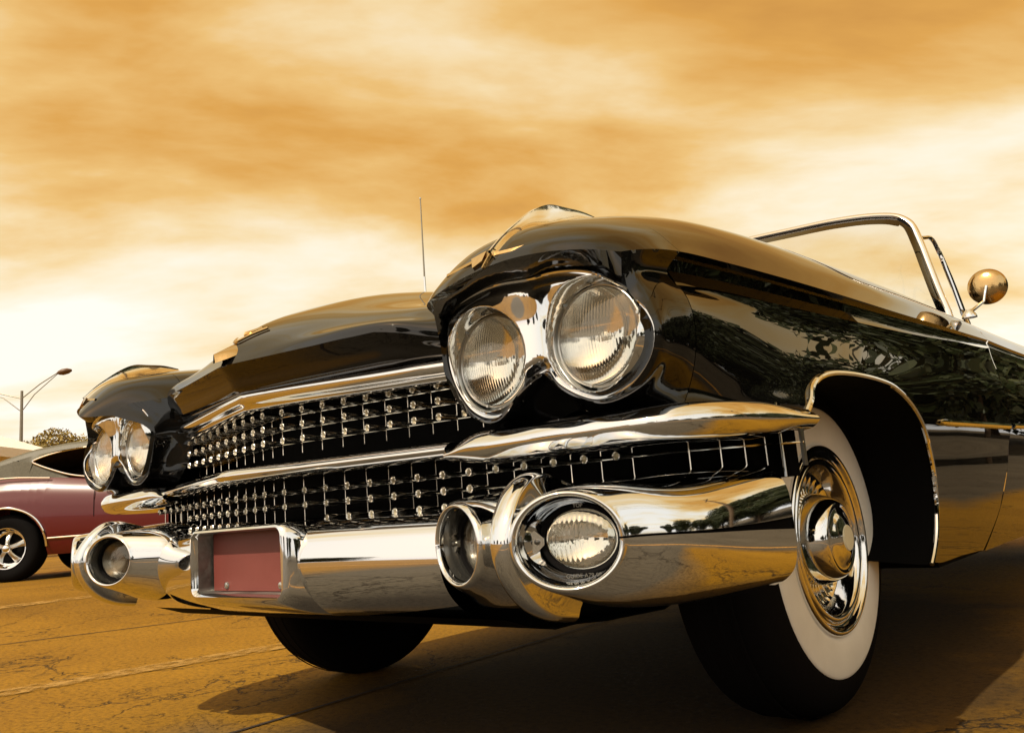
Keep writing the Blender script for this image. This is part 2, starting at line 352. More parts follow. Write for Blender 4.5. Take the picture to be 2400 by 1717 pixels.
# ---- bezel
outline = cr1(OUT, 9, True)
def bez_y(x, z):
    r = min(math.hypot(x-LI, z-LZ), math.hypot(x-LO, z-LZ))
    P_ = outline; Q_ = np.roll(outline, -1, axis=0); d_ = Q_-P_; w_ = np.array((x, z))-P_
    t_ = np.clip((w_*d_).sum(1)/np.maximum((d_*d_).sum(1), 1e-12), 0, 1); de = float(np.sqrt((((w_-d_*t_[:, None]))**2).sum(1).min()))
    y = .080+.013*math.exp(-((x-.7435)/.034)**2)*sst((z-.66)/.05)
    y += .032*(1-sst((r-.0760)/.0085))
    lower = 1-sst((z-.755)/.075)
    y += (.007+.015*lower)*(1-sst(de/.020))
    y -= .010*sst((z-.755)/.075)
    return y
def ray_out(cx, sgn, a):
    dx, dz = math.cos(a), math.sin(a); best = 9
    n = len(outline)
    for i in range(n):
        p = outline[i]; q = outline[(i+1) % n]; ex, ez = q-p
        det = dx*(-ez)+ex*dz
        if abs(det) < 1e-12: continue
        rx, rz = p[0]-cx, p[1]-LZ
        t = (rx*(-ez)+ex*rz)/det; u = (dx*rz-dz*rx)/det
        if t > .03 and -1e-9 <= u <= 1+1e-9: best = min(best, t)
    if dx*sgn > 1e-6:
        best = min(best, (.7435-cx)/dx)
    return best
def bezel_half(cx, sgn):
    n = 144; rows = []
    for k in range(37):
        s = k/36; row = []
        for i in range(n):
            a = 2*PI*i/n; R_ = ray_out(cx, sgn, a); r = .0705+(R_-.0705)*s
            # more samples near the lip
            r = .0765+(R_-.0765)*(s**1.35)
            x, z = cx+r*math.cos(a), LZ+r*math.sin(a)
            row.append((x, bez_y(x, z), z))
        rows.append(row)
    return rows
bez = MB(); bez.grid(bezel_half(LI, 1), closed_v=True); bez.grid(bezel_half(LO, -1), closed_v=True)
rim = [[(p[0], bez_y(*p)+d, p[1]) for p in outline] for d in (0, .006, .04)]
c0 = outline.mean(0)
rim[1] = [(c0[0]+(p[0]-c0[0])*1.012, p1[1], c0[1]+(p[1]-c0[1])*1.02) for p, p1 in zip(outline, rim[1])]
bez.grid(rim, closed_v=True)
bz_ = both(bez, 'headlight_bezel', 'chrome', car)
bead = [(p[0], bez_y(*p)-.0005, p[1]) for p in outline]; bead.append(bead[0])
bm_ = MB().tube(bead, .0024, 8, caps=False)
bm_.obj('bead', 'chrome', bz_[0]); bm_.mirrored().obj('bead', 'chrome', bz_[1])
# ---- headlamps
def headlight(cx):
    objs = []
    for sg in (1, -1):
        ring = MB().lathe([(.122, .0768), (.110, .0768), (.107, .0755), (.1065, .0740), (.108, .0726), (.118, .072)], (sg*cx, 0, LZ), 'y', 72).obj('headlight', 'satin', car)
        gap = MB().lathe([(.1125, .0800), (.116, .0740)], (sg*cx, 0, LZ), 'y', 48).obj('rubber_gasket', 'dark', ring)
        ref = MB().lathe([(.112+.036*(1-(r/.0716)**2)**.9, r) for r in (.0715, .069, .063, .058, .050, .040, .028, .015, .006, .0005)], (sg*cx, 0, LZ), 'y', 64).obj('reflector', 'mirror', ring, recalc=False)
        # fluted glass: real ribs in the back of a shallow dome
        g = MB(); nr, na = 40, 200
        fr, bk = [], []
        for i in range(nr+1):
            r = .0715*i/nr+.0003
            y = .107-.017*(1-(r/.0715)**2)
            rf, rb = [], []
            for j in range(na):
                a = 2*PI*j/na; x, z = r*math.cos(a), r*math.sin(a)
                rf.append((sg*cx+x, y, LZ+z))
                fl = .00042*math.sin(x*2*PI/.0052) if r < .068 else 0
                if z > .012 and abs(x) > .030: fl *= .4
                if abs(z+.012) < .0012 or abs(z-.022) < .001: fl -= .0004
                rb.append((sg*cx+x, y+.005+fl, LZ+z))
            fr.append(rf); bk.append(rb)
        g.grid(fr, closed_v=True); g.grid([r_[::-1] for r_ in bk], closed_v=True); g.grid([fr[-1], bk[-1]], closed_v=True)
        g.obj('lens', 'lens', ring, angle=60)
        MB().lathe([(.120, .0005), (.120, .006), (.122, .009), (.126, .009), (.136, .005)], (sg*cx, 0, LZ), 'y', 20).obj('bulb_shield', 'satin', ring)
        for a in (15, 135, 255):
            b = MB().box((sg*(cx+.0745*math.cos(rad(a))), .106, LZ+.0745*math.sin(rad(a))), (.002, .002, .002)).obj('retaining_clip', 'satin', ring)
headlight(LI); headlight(LO)

# ---- fender: pod around the lamps, brow lip, then the long wing back to the door
def off(p, d):
    v = np.array(p)-np.array((.745, .73)); l = np.linalg.norm(v); return (p[0]+v[0]/l*d, p[1]+v[1]/l*d)
idx = list(range(len(OUT)))   # pod loops use the same 27 columns
inner = [(*off(p, .001), .0) for p in OUT]
A0 = [(p[0], bez_y(*OUT[i])+.010, p[1]) for i, p in enumerate(inner)]           # tight behind the chrome edge
# lip (forward) curve; columns 3..13 form the brow
LIP = {3: (.598, .020, .797), 4: (.646, -.038, .799), 5: (.670, -.032, .812), 6: (.702, -.014, .828), 7: (.764, .006, .841), 8: (.832, .024, .840), 9: (.884, .050, .834), 10: (.920, .080, .8265)}
A1 = [LIP.get(i, (*([off(OUT[i], .006)[0]]), .088, off(OUT[i], .006)[1])) for i in idx]
R1 = {3: (.588, .045, .822), 4: (.640, -.018, .820), 5: (.666, -.008, .838), 6: (.700, .004, .852), 7: (.764, .021, .862), 8: (.836, .038, .859), 9: (.889, .060, .845), 10: (.930, .095, .8290), 11: (.927, .100, .796), 12: (.945, .102, .757)}
A2 = [R1.get(i, (off(OUT[i], .012)[0], .098, off(OUT[i], .012)[1])) for i in idx]
R2 = {2: (.530, .13, .762), 3: (.545, .11, .835), 4: (.606, .07, .876), 5: (.652, .06, .892), 6: (.700, .06, .900), 7: (.772, .07, .902), 8: (.845, .085, .888), 9: (.900, .10, .864), 10: (.946, .130, .8325), 11: (.926, .130, .808), 12: (.942, .13, .782), 13: (.959, .13, .722), 14: (.953, .13, .678)}
A3 = [R2.get(i, (off(OUT[i], .012)[0], .13, off(OUT[i], .008)[1])) for i in idx]
R3_ = {1: (.515, .19, .70), 2: (.510, .19, .770), 3: (.525, .18, .846), 4: (.590, .165, .908), 5: (.650, .16, .926), 6: (.710, .155, .935), 7: (.782, .16, .936), 8: (.850, .165, .918), 9: (.910, .17, .884), 10: (.955, .18, .836), 11: (.9315, .18, .812), 12: (.943, .18, .788), 13: (.966, .18, .725), 14: (.962, .18, .675), 15: (.938, .18, .640), 16: (.900, .18, .612), 17: (.84, .18, .605), 18: (.80, .18, .61), 19: (.77, .18, .62), 20: (.75, .18, .63), 21: (.72, .18, .625), 22: (.69, .18, .615), 23: (.66, .18, .61), 24: (.62, .18, .612), 25: (.58, .18, .62), 26: (.54, .18, .65), 0: (.52, .18, .67)}
R3 = dict(R3_); R3.update({3: (.525, .182, .846), 10: (.955, .182, .836)})
A4 = [R3[i] for i in idx]
pod = MB()
# brow underside + pod, split at the crease columns so that edges stay crisp
order = list(range(len(idx)))+[0]
def loopcols(A, a, b): return [A[i % 27] for i in range(a, b+1)]
POD = []
for a, b in ((0, 3), (3, 10), (10, 12), (12, 27)):
    rowsA = [loopcols(A_, a, b) for A_ in (A0, A1)]
    pod.grid(np.array([cr1(r, 5) for r in rowsA]))
    rowsB = [loopcols(A_, a, b) for A_ in (A1, A2, A3, A4)]
    if a != 3: POD.append(patch(rowsB, 5, 5))

# wing stations: columns inner valley .. crown .. crease
yst = [.182, .33, .52, .80, 1.15, 1.55, 2.08]
TOP = {   # y: list of (x,z) c3..c10 (valley, .., crease top)
 .182: [(.525, .846), (.590, .908), (.650, .926), (.710, .935), (.782, .937), (.850, .920), (.910, .885), (.955, .836)],
 .33: [(.510, .865), (.590, .925), (.655, .948), (.720, .960), (.790, .964), (.858, .948), (.918, .903), (.960, .842)],
 .52: [(.505, .885), (.590, .935), (.660, .964), (.730, .979), (.798, .983), (.862, .967), (.922, .915), (.964, .848)],
 .80: [(.505, .905), (.590, .945), (.660, .976), (.730, .992), (.800, .996), (.865, .980), (.925, .924), (.967, .855)],
 1.15: [(.505, .925), (.590, .955), (.660, .983), (.730, .999), (.800, 1.002), (.866, .987), (.928, .934), (.968, .863)],
 1.55: [(.505, .945), (.590, .965), (.660, .984), (.730, .999), (.800, 1.002), (.867, .989), (.930, .943), (.969, .874)],
 2.08: [(.505, .960), (.590, .975), (.660, .988), (.730, .998), (.800, 1.000), (.868, .985), (.932, .945), (.969, .888)],
}
def station(y): return [(x, y, z) for x, z in TOP[y]]
wing = MB()
A4c = [station(.182)[k] for k in range(8)]
full = patch([[A_[i] for i in range(3, 11)] for A_ in (A1, A2, A3)]+[station(y) for y in yst], 6, 5)
ptop, wtop = full[:19], full[18:].copy(); wtop[0, :, 1] += .0015; wing.grid(wtop); EDGE = wtop[:, -1]
ZBT = cr1([(.18, .788), (.30, .796), (.54, .802), (.88, .812), (1.38, .830), (2.08, .868)], 16)
# crease band (tucked under) and bottom edge of band
def band(y):
    t = sst((y-.182)/1.6); zt = np.interp(y, EDGE[:, 1], EDGE[:, 2]); xt = np.interp(y, EDGE[:, 1], EDGE[:, 0])
    zb = np.interp(y, ZBT[:, 0], ZBT[:, 1])
    tuck = .024*(1-sst((y-.6)/1.5)*.72)
    return [(xt, y, zt), (xt-tuck*.85, y, zt-.006), (xt-tuck, y, (zt+zb)/2), (xt-tuck*.5, y, zb)]
wing.grid([band(y) for y in EDGE[:, 1]])
def seam_y(z): return float(np.interp(z, [.27, .357, .492, .62, .724, .844, .923, 1.0], [1.60, 1.82, 2.0, 2.08, 2.09, 2.09, 2.085, 2.08]))
FRT = cr1([(.60, .925), (.63, .942), (.66, .955), (.69, .963), (.725, .966), (.755, .962), (.775, .954), (.788, .943), (.82, .938), (.9, .94)], 10)
# side: x as a function of (y,z), mapped between crease bottom and arch / sill
def side_x(y, z):
    zb = np.interp(y, ZBT[:, 0], ZBT[:, 1])
    xt = np.interp(y, EDGE[:, 1], EDGE[:, 0]); tuck = .024*(1-sst((y-.6)/1.5)*.72)
    x0 = xt-tuck*.5
    front = np.interp(z, FRT[:, 0], FRT[:, 1]) if FRT is not None else np.interp(z, [.60, .63, .66, .69, .725, .755, .775, .788, .80, .9], [.925, .942, .955, .963, .966, .962, .954, .943, .940, .94])
    h = zb-z
    rear = x0+.036*(1-.38*sst((y-.75)/.7))*sst(h/.16) - .018*max(0, (.50-z))/.25 - .010*sst((.62-z)/.12)
    t = min(1, max(0, (y-.18)/.36)); t = 1-(1-t)**2
    flare = .010*math.exp(-((z-.615)/.02)**2)*math.exp(-((y-.42)/.10)**2)
    return front*(1-t)+rear*t+flare
BOT = [(.182, .606), (.26, .603), (.34, .602), (.42, .602), (.478, .604), (.497, .622), (.518, .645), (.545, .660), (.585, .672), (.64, .680), (.72, .684), (.80, .684), (.88, .681), (.955, .674), (1.03, .655), (1.095, .628), (1.145, .594), (1.185, .550), (1.207, .500), (1.213, .450), (1.207, .400), (1.188, .350), (1.155, .312), (1.128, .290), (1.25, .283), (1.42, .278), (1.60, .274)]
def ctop(y): return float(np.interp(y, ZBT[:, 0], ZBT[:, 1]))
NB = len(BOT)
_T = cr1([(0, .182), (4, .46), (9, .70), (13, .98), (17, 1.30), (20, 1.50), (23, 1.75), (26, 2.08)], 12)
TOPY = list(np.interp(np.arange(NB), _T[:, 0], _T[:, 1]))
bot = cr1(BOT, 6); topy = np.interp(np.linspace(0, NB-1, len(bot)), _T[:, 0], _T[:, 1])
rows = []
for jj, ((yb, zb), yt) in enumerate(zip(bot, topy)):
    row = []; wj = sst((jj/(len(bot)-1)-.86)/.14)
    for k in range(61):
        s = k/60; zt = ctop(yt)
        # the door seam end sweeps forward toward the sill
        y = yt+(yb-yt)*(s**1.25); z = zt+(zb-zt)*s
        y = y*(1-wj)+seam_y(z)*wj
        row.append((side_x(y, z), y, z))
    rows.append(row)
# seam side: make last columns follow the seam curve of the door
wing.grid(rows)
both(wing, 'front_wing', 'black', car)
POD.append(ptop)
G3 = POD[2]; nr_ = len(G3)
for i in range(nr_):
    w_ = (i/(nr_-1))**3
    for j in range(G3.shape[1]):
        x, y, z = G3[i, j]
        if x > .84 and z > .60: G3[i, j, 0] = x+(side_x(.182, z)-x)*w_*sst((x-.84)/.05)
for g_ in POD: pod.grid(g_)
both(pod, 'headlight_pod', 'black', car)
# arch lip: chrome bead and rolled inner return
arch = [(y, z) for y, z in BOT[4:24]]
pth = cr1([(side_x(y, z)+.001, y, z) for y, z in arch], 4)
ar = MB().tube([(p[0]+.001, p[1], p[2]) for p in pth], .0055, 8, sx=1.0, sz=1.0)
both(ar, 'wheel_arch_trim', 'chrome', car)
ret = MB().grid([[(p[0]-.002, p[1], p[2]), (p[0]-.03, p[1]+(.955-p[1])*-.0, p[2]), (p[0]-.25, p[1], p[2]+.02), (.45, p[1], p[2]+.03)] for p in pth])
both(ret, 'wheel_housing', 'dark', car)
# spear trim
ep = MB().grid([[(.992, .355, z), (.985, .40, z), (.965, .445, z), (.90, .47, z)] for z in (.615, .57, .50)])
both(ep, 'wing_end_panel', 'black', car)
sp = MB().tube([(side_x(y, .606)+.004, y, .606+.004*(y-1.3)) for y in (1.29, 1.31, 1.38, 1.6, 1.85, 2.035)], [.002, .0065, .0085, .0085, .0085, .0085], 8)
both(sp, 'side_trim', 'chrome', car)

# ---- door, rear body (simple but whole)
def seam_y(z): return float(np.interp(z, [.27, .357, .492, .62, .724, .844, .923, 1.0], [1.60, 1.82, 2.0, 2.08, 2.09, 2.09, 2.085, 2.08]))
def body_side(name, y1fun, ylist, mirror=True, label=None):
    mb = MB(); rows = []
    for s in np.linspace(0, 1, ylist):
        row = []
        prof = [tuple(p) for p in TOP[2.08][4:]]+[(p[0], p[2]) for p in band(2.07)[1:]]+[(side_x(2.07, z), z) for z in (.85, .82, .77, .70, .62, .55, .47, .38, .31, .274)]
        for x, z in prof:
            y0 = seam_y(z)+.006; y1 = y1fun(z); y = y0+(y1-y0)*s
            zz_ = z+(.03*sst((y-2.2)/2.5) if z > .8 else 0)
            row.append((x, y, zz_))
        rows.append(np.vstack([cr1(row[:4], 4), cr1(row[3:7], 3), cr1(row[6:], 3)]))
    mb.grid(rows); return both(mb, name, 'black', car)
dr = body_side('door', lambda z: 3.45, 20)
for sg, d in zip((1, -1), dr):
    MB().tube([(sg*(side_x(2.07, .612)+.003), 2.10, .612), (sg*(side_x(2.07, .612)+.004), 2.5, .616), (sg*(side_x(2.07, .612)+.004), 3.44, .628)], .0085, 8).obj('trim_strip', 'chrome', d)
    MB().tube([(sg*.984, 3.15, .77), (sg*1.006, 3.19, .775), (sg*1.006, 3.31, .777), (sg*.984, 3.36, .775)], .009, 8).obj('door_handle', 'chrome', d)
q = MB(); rows = []
for y, zf, zt, xo in ((3.46, 1.02, .28, .99), (3.9, 1.05, .30, .99), (4.4, 1.10, .34, .985), (4.9, 1.18, .38, .965), (5.3, 1.17, .42, .93), (5.45, 1.12, .46, .90)):
    rows.append(cr1([(0, y, .93 if y > 4.1 else .90), (.5, y, .93), (.78, y, .95), (.86, y, zf), (.90, y, zf-.01), (xo-.02, y, .88), (xo, y, .72), (xo-.005, y, .55), (xo-.04, y, zt)], 5))
q.grid(patch(rows, 4, 1)); q.poly(rows[-1].tolist()+[(0, 5.45, .45)])
both(q, 'rear_quarter', 'black', car)
# sill line under doors and floor, so that no daylight shows through
fl = MB().box((0, 3.3, .30), (.93, 2.0, .035)); fl.box((0, 1.0, .42), (.52, .65, .16)); fl.box((0, 1.32, .62), (.90, .02, .33))
fl.obj('floor_pan', 'dark', car)
MB().box((0, 1.6, .95), (.74, .26, .03)).obj('dashboard', 'leather', car)
for yy in (2.75, 3.75):
    s_ = MB(); s_.grid(patch([[(x, yy-.35, .50), (x, yy-.1, .56), (x, yy+.12, .60), (x, yy+.22, .88), (x, yy+.30, .93), (x, yy+.36, .60)] for x in (-.7, -.35, 0, .35, .7)], 3, 4)); s_.obj('bench_seat', 'leather', car)

# ---- hood
def hood_front(x): return -.014+.2*min(x, .40)+.62*max(0, x-.40)
def hood_rows():
    xs = [0, .06, .14, .24, .34, .42, .475, .51]
    rows = []
    for x in xs:
        yf = hood_front(x); t = sst(x/.51)
        def Z(y, zc, zo): return zc*(1-t)+zo*t
        e = max(0, (x-.40))*.25
        rows.append([(x, yf, .817-e), (x, yf+.012*(1-t), .835-e), (x, yf+.035, Z(0, .868, .838)), (x, yf+.095, Z(0, .912, .866)), (x, yf+.19, Z(0, .955, .886)), (x, yf+.40, Z(0, 1.020, .900)), (x, .85, Z(0, 1.080, .912)), (x, 1.2, Z(0, 1.095, .930)), (x, 1.50, Z(0, 1.085, .95))])
    return rows
hr = hood_rows()
hd = MB().grid(patch(hr, 5, 6)); hd.merge(hd.mirrored())
# front face below the crease, rolling under to the moulding
ff = []
for x in np.linspace(0, .53, 24):
    yf = hood_front(x); e = max(0, (x-.40))*.25
    ff.append(cr1([(x, yf, .817-e), (x, yf+.010, .808-e), (x, yf+.024, .79-e*.6), (x, yf+.034, .770-e*.3), (x, yf+.055, .757)], 4))
hf = MB().grid(ff); hf.merge(hf.mirrored()); hd.merge(hf)
hd.obj('hood', 'black', car)
MB().grid([[(x, 1.50, 1.083-.135*sst(abs(x)/.6)), (x, 1.62, 1.06-.10*sst(abs(x)/.6)), (x, 1.75, .96)] for x in np.linspace(-.8, .8, 20)]).obj('cowl', 'black', car)

# ---- upper grille moulding
def sweep(prof, ypath, xs):
    """prof (dy,z) swept over x; ypath(x)->(y, dz, scale)"""
    rows = []
    for x in xs:
        y, dz, sc = ypath(x); rows.append([(x, y+dy*sc, z+dz) for dy, z in prof])
    return rows
um = MB()
pf = cr1([(.02, .768), (.002, .763), (-.004, .755), (.000, .744), (.010, .735), (.014, .729), (.024, .726), (.05, .728)], 4)
um.grid(sweep(pf, lambda x: (.030+.2*x+.5*max(0, x-.42)**1.5, -.010*sst(x/.5), 1), np.linspace(0, .56, 30))); um.merge(um.mirrored())
um.obj('upper_grille_moulding', 'chrome', car)

# ---- middle bar: straight V centre section then sleeve arms that wrap to the wheel arch
mb = MB()
cp = cr1([(.10, .600), (.04, .606), (.012, .605), (.002, .599), (-.003, .593), (.002, .586), (.012, .581), (.05, .578), (.10, .584)], 4)
mb.grid(sweep(cp, lambda x: (-.020+.25*x, 0, 1), np.linspace(0, .512, 16))); mb.merge(mb.mirrored())
mid = mb.obj('middle_bar', 'chrome', car)
arm_path = cr1([(.508, .108), (.545, .104), (.60, .100), (.68, .098), (.76, .100), (.84, .108), (.93, .132), (.990, .205), (1.010, .32), (1.013, .468)], 5)
prof_c = [(-.10, .012), (-.04, .026), (-.012, .023), (-.001, .010), (.003, -.002), (-.001, -.014), (-.012, -.027), (-.04, -.034), (-.10, -.020)]
def arm_rows():
    rows = []; n = len(arm_path)
    for i, p in enumerate(arm_path):
        d = arm_path[min(i+1, n-1)]-arm_path[max(i-1, 0)]; d /= np.linalg.norm(d); nrm = np.array([d[1], -d[0]])
        t = i/(n-1)
        sc = .42+.58*sst(t/.22)
        if t > .86: sc *= 1-.45*sst((t-.86)/.14)
        cz = .594-.004*sst(t/.3)
        if t < .2: cz -= .010*(1-sst(t/.2))
        rows.append(cr1([(p[0]+nrm[0]*a, p[1]+nrm[1]*a, cz+b*sc*.93) for a, b in prof_c], 5))
    return rows
ar_ = arm_rows(); am = MB().grid(ar_)
tip = ar_[-1]; am.poly([tuple(v) for v in tip])
both(am, 'side_bar', 'chrome', car)

# ---- grille
def gy_(x):
    x = abs(x)
    return .078+.19*x if x < .80 else .23+.19*(x-.80)+1.35*(x-.80)**1.35
grille = MB()
# black cavity
cav = MB()
xs_c = np.linspace(-.985, .985, 41)
def cavy(x): return gy_(x)+.15-.09*sst((abs(x)-.86)/.08)
cav.grid([[(x*(1 if abs(x) < .5 else 1), gy_(x)+.02, .762), (x, cavy(x), .75), (x, cavy(x), .46), (x, gy_(x)+.02, .465)] for x in np.linspace(-.52, .52, 31)])
cav.grid([[(x, gy_(x)+.03, .598), (x, cavy(x)-.03, .598), (x, cavy(x)-.03, .50), (x, gy_(x)+.02, .50)] for x in xs_c])
gr = cav.obj('grille', 'dark', car)
sm = {}
def stud_mesh():
    m_ = MB().lathe([(.075, .0036), (.030, .0052), (.012, .0066), (.001, .0076), (-.001, .0076), (-.0020, .0066), (.0005, .0048)], (0, 0, 0), 'y', 16).mesh('stud', 'stud')
    c_ = MB().lathe([(.0002, .0048), (.004, .003), (.005, .0004)], (0, 0, 0), 'y', 12)
    m_.materials.append(M['cup'])
    bm = bmesh.new(); bm.from_mesh(m_)
    vs = [bm.verts.new(v) for v in c_.V]
    for f in c_.F:
        nf = bm.faces.new([vs[i] for i in f]); nf.material_index = 1; nf.smooth = True
    bm.to_mesh(m_); bm.free(); return m_
SM = stud_mesh()
def stud(x, z):
    o = bpy.data.objects.new('stud', SM); COL.objects.link(o); o.parent = gr; o.location = (x, gy_(x), z)
link_off = INV[car.name]
sp_ = .0555
for z in (.7175, .6885, .6590):
    n = 9 if z > .66 else 9
    for i in range(-n, n+1): stud(i*sp_, z)
for i in range(-14, 15): stud(i*sp_, .5545)
for i in range(-9, 10): stud(i*sp_, .5255)
for i in range(-9, 10):
    if abs(i) > 2: stud(i*sp_, .4965)
hb = []
def bar(pts, r, nm):
    MB().tube(pts, r*.72, 6).obj(nm, 'stud', gr)
B_ = .045
for z in (.7175, .6885, .6590): bar([(x, gy_(x)+B_, z-.002) for x in np.linspace(-.54, .54, 31)], .0022, 'horizontal_bar')
bar([(x, gy_(x)+(B_ if abs(x) < .80 else B_*max(.12, 1-(abs(x)-.80)*9)), .5525) for x in np.linspace(-1.0, 1.0, 61)], .0022, 'horizontal_bar')
for z in (.5255, .4965): bar([(x, gy_(x)+B_, z-.002) for x in np.linspace(-.60, .60, 31)], .0022, 'horizontal_bar')
for i in range(-10, 11):
    x = i*sp_; bar([(x, gy_(x)+B_+.002, .735), (x, gy_(x)+B_+.002, .635)], .0017, 'vertical_bar')
for i in range(-14, 15):
    x = i*sp_; bar([(x, gy_(x)+B_+.002, .580), (x, gy_(x)+B_+.002, .475 if abs(i) < 11 else .52)], .0017, 'vertical_bar')
for sg in (1, -1):
    for x in (.872, .908, .935, .958, .978):
        bar([(sg*x, gy_(x)+.006, .578), (sg*x, gy_(x)+.006, .520)], .0022, 'vertical_bar')
    MB().box((sg*.998, gy_(.995)+.012, .548), (.002, .006, .032)).obj('end_plate', 'satin', gr)

# ---- lower bumper: central tube, swept back from the number plate
tp = cr1([(.17, .488), (.11, .494), (.065, .491), (.032, .480), (.012, .460), (.002, .435), (.000, .410), (.008, .378), (.026, .350), (.056, .326), (.10, .310), (.18, .302)], 5)
tb = MB().grid(sweep(tp, lambda x: (.022+.20*(x-.17), -.006*sst((x-.2)/.4), 1), np.linspace(.175, .50, 20)))
both(tb, 'bumper_tube', 'chrome', car)
def sup(a, rx, rz, e):
    c, s_ = math.cos(a), math.sin(a)
    return rx*math.copysign(abs(c)**(2/e), c), rz*math.copysign(abs(s_)**(2/e), s_)
def pod_loop(spec, a0, a1, n, dz=0, grow=0):
    cx, cy, hx, hy, d, rx, ru, rl, e, cz = spec
    l = math.hypot(hx, hy); hx /= l; hy /= l; nx, ny = hy, -hx
    row = []
    for a in np.linspace(a0, a1, n):
        u, v = sup(a, rx+grow, ru if math.sin(a) > 0 else rl, e)
        row.append((cx+hx*u+nx*d, cy+hy*u+ny*d, cz+v+dz))
    return row
def pod_shell(specs, a0, a1, n, dz, sub=4):
    R = np.array([pod_loop(q, rad(a0), rad(a1), n, dz) for q in specs])
    return np.array([cr1(R[:, j], sub) for j in range(n)]).transpose(1, 0, 2)
# outboard lamp pod flowing into the wing end; (cx, cy, hx, hy, forward, rx, r_up, r_low, exponent, cz)
WL = [(.825, .020, .90, .437, -.012, .070, .0580, .0580, 2.0, .437), (.825, .020, .90, .437, -.001, .0715, .0590, .0590, 2.0, .437), (.825, .020, .90, .437, .002, .0765, .0625, .0625, 2.0, .437),
      (.825, .020, .90, .437, -.002, .0815, .0670, .0670, 2.0, .437), (.828, .042, .92, .39, 0, .0900, .0715, .0760, 2.0, .437), (.835, .080, .95, .30, 0, .1080, .0750, .0880, 2.1, .436),
      (.838, .135, .97, .22, 0, .1270, .0790, .0980, 2.4, .434), (.835, .195, .985, .17, 0, .1440, .0850, .1020, 2.9, .433), (.828, .265, .99, .12, 0, .1620, .0915, .1020, 3.5, .432), (.820, .338, 1, .08, 0, .1790, .0955, .0990, 4.2, .431)]
both(MB().grid(pod_shell(WL, .3, 184, 76, .0010)), 'upper_bumper_wing', 'chrome', car)
both(MB().grid(pod_shell(WL, 176, 359.7, 76, -.0010)), 'lower_bumper_wing', 'chrome', car)
gv_ = [tuple(list(q[:4])+[q[4]-.003, q[5]-.004]+list(q[6:])) for q in WL[3:]]
both(MB().grid(pod_shell(gv_, -2.5, 2.5, 5, 0)), 'bumper_joint', 'dark', car)
def ret_rows():
    q = WL[-1]; r0 = pod_loop(q, rad(-80), rad(110), 60); q1 = list(q); q1[5] -= .007; q1[1] += .005; q1[6] -= .004; q1[7] -= .004; r1 = pod_loop(q1, rad(-80), rad(110), 60)
    q2 = list(q); q2[5] -= .05; q2[6] -= .02; q2[7] -= .02; q2[1] -= .012; return [r0, r1, pod_loop(q2, rad(-80), rad(110), 60)]
both(MB().grid(ret_rows()), 'bumper_wing_edge', 'chrome', car)
# inboard lamp pod, splayed towards the number plate
IL = [(.615, .018, .945, -.328, -.014, .068, .0535, .0535, 2.0, .438), (.615, .018, .945, -.328, -.001, .0695, .0545, .0545, 2.0, .438), (.615, .018, .945, -.328, .002, .0735, .0585, .0585, 2.0, .438), (.615, .018, .945, -.328, -.002, .0785, .0630, .0630, 2.0, .438),
      (.611, .036, .955, -.30, 0, .0880, .0670, .0710, 2.0, .438), (.606, .066, .98, -.20, 0, .1030, .0710, .0840, 2.05, .437), (.603, .105, 1, -.06, 0, .1190, .0760, .1020, 2.1, .436), (.603, .150, 1, 0, 0, .1270, .0810, .1080, 2.2, .434), (.603, .21, 1, 0, 0, .130, .082, .096, 2.3, .432), (.603, .26, 1, 0, 0, .125, .075, .060, 2.3, .432)]
both(MB().grid(pod_shell(IL, -4, 179.7, 70, .0008)), 'upper_lamp_pod', 'chrome', car)
both(MB().grid(pod_shell(IL, 180.3, 364, 70, -.0008)), 'lower_lamp_pod', 'chrome', car)
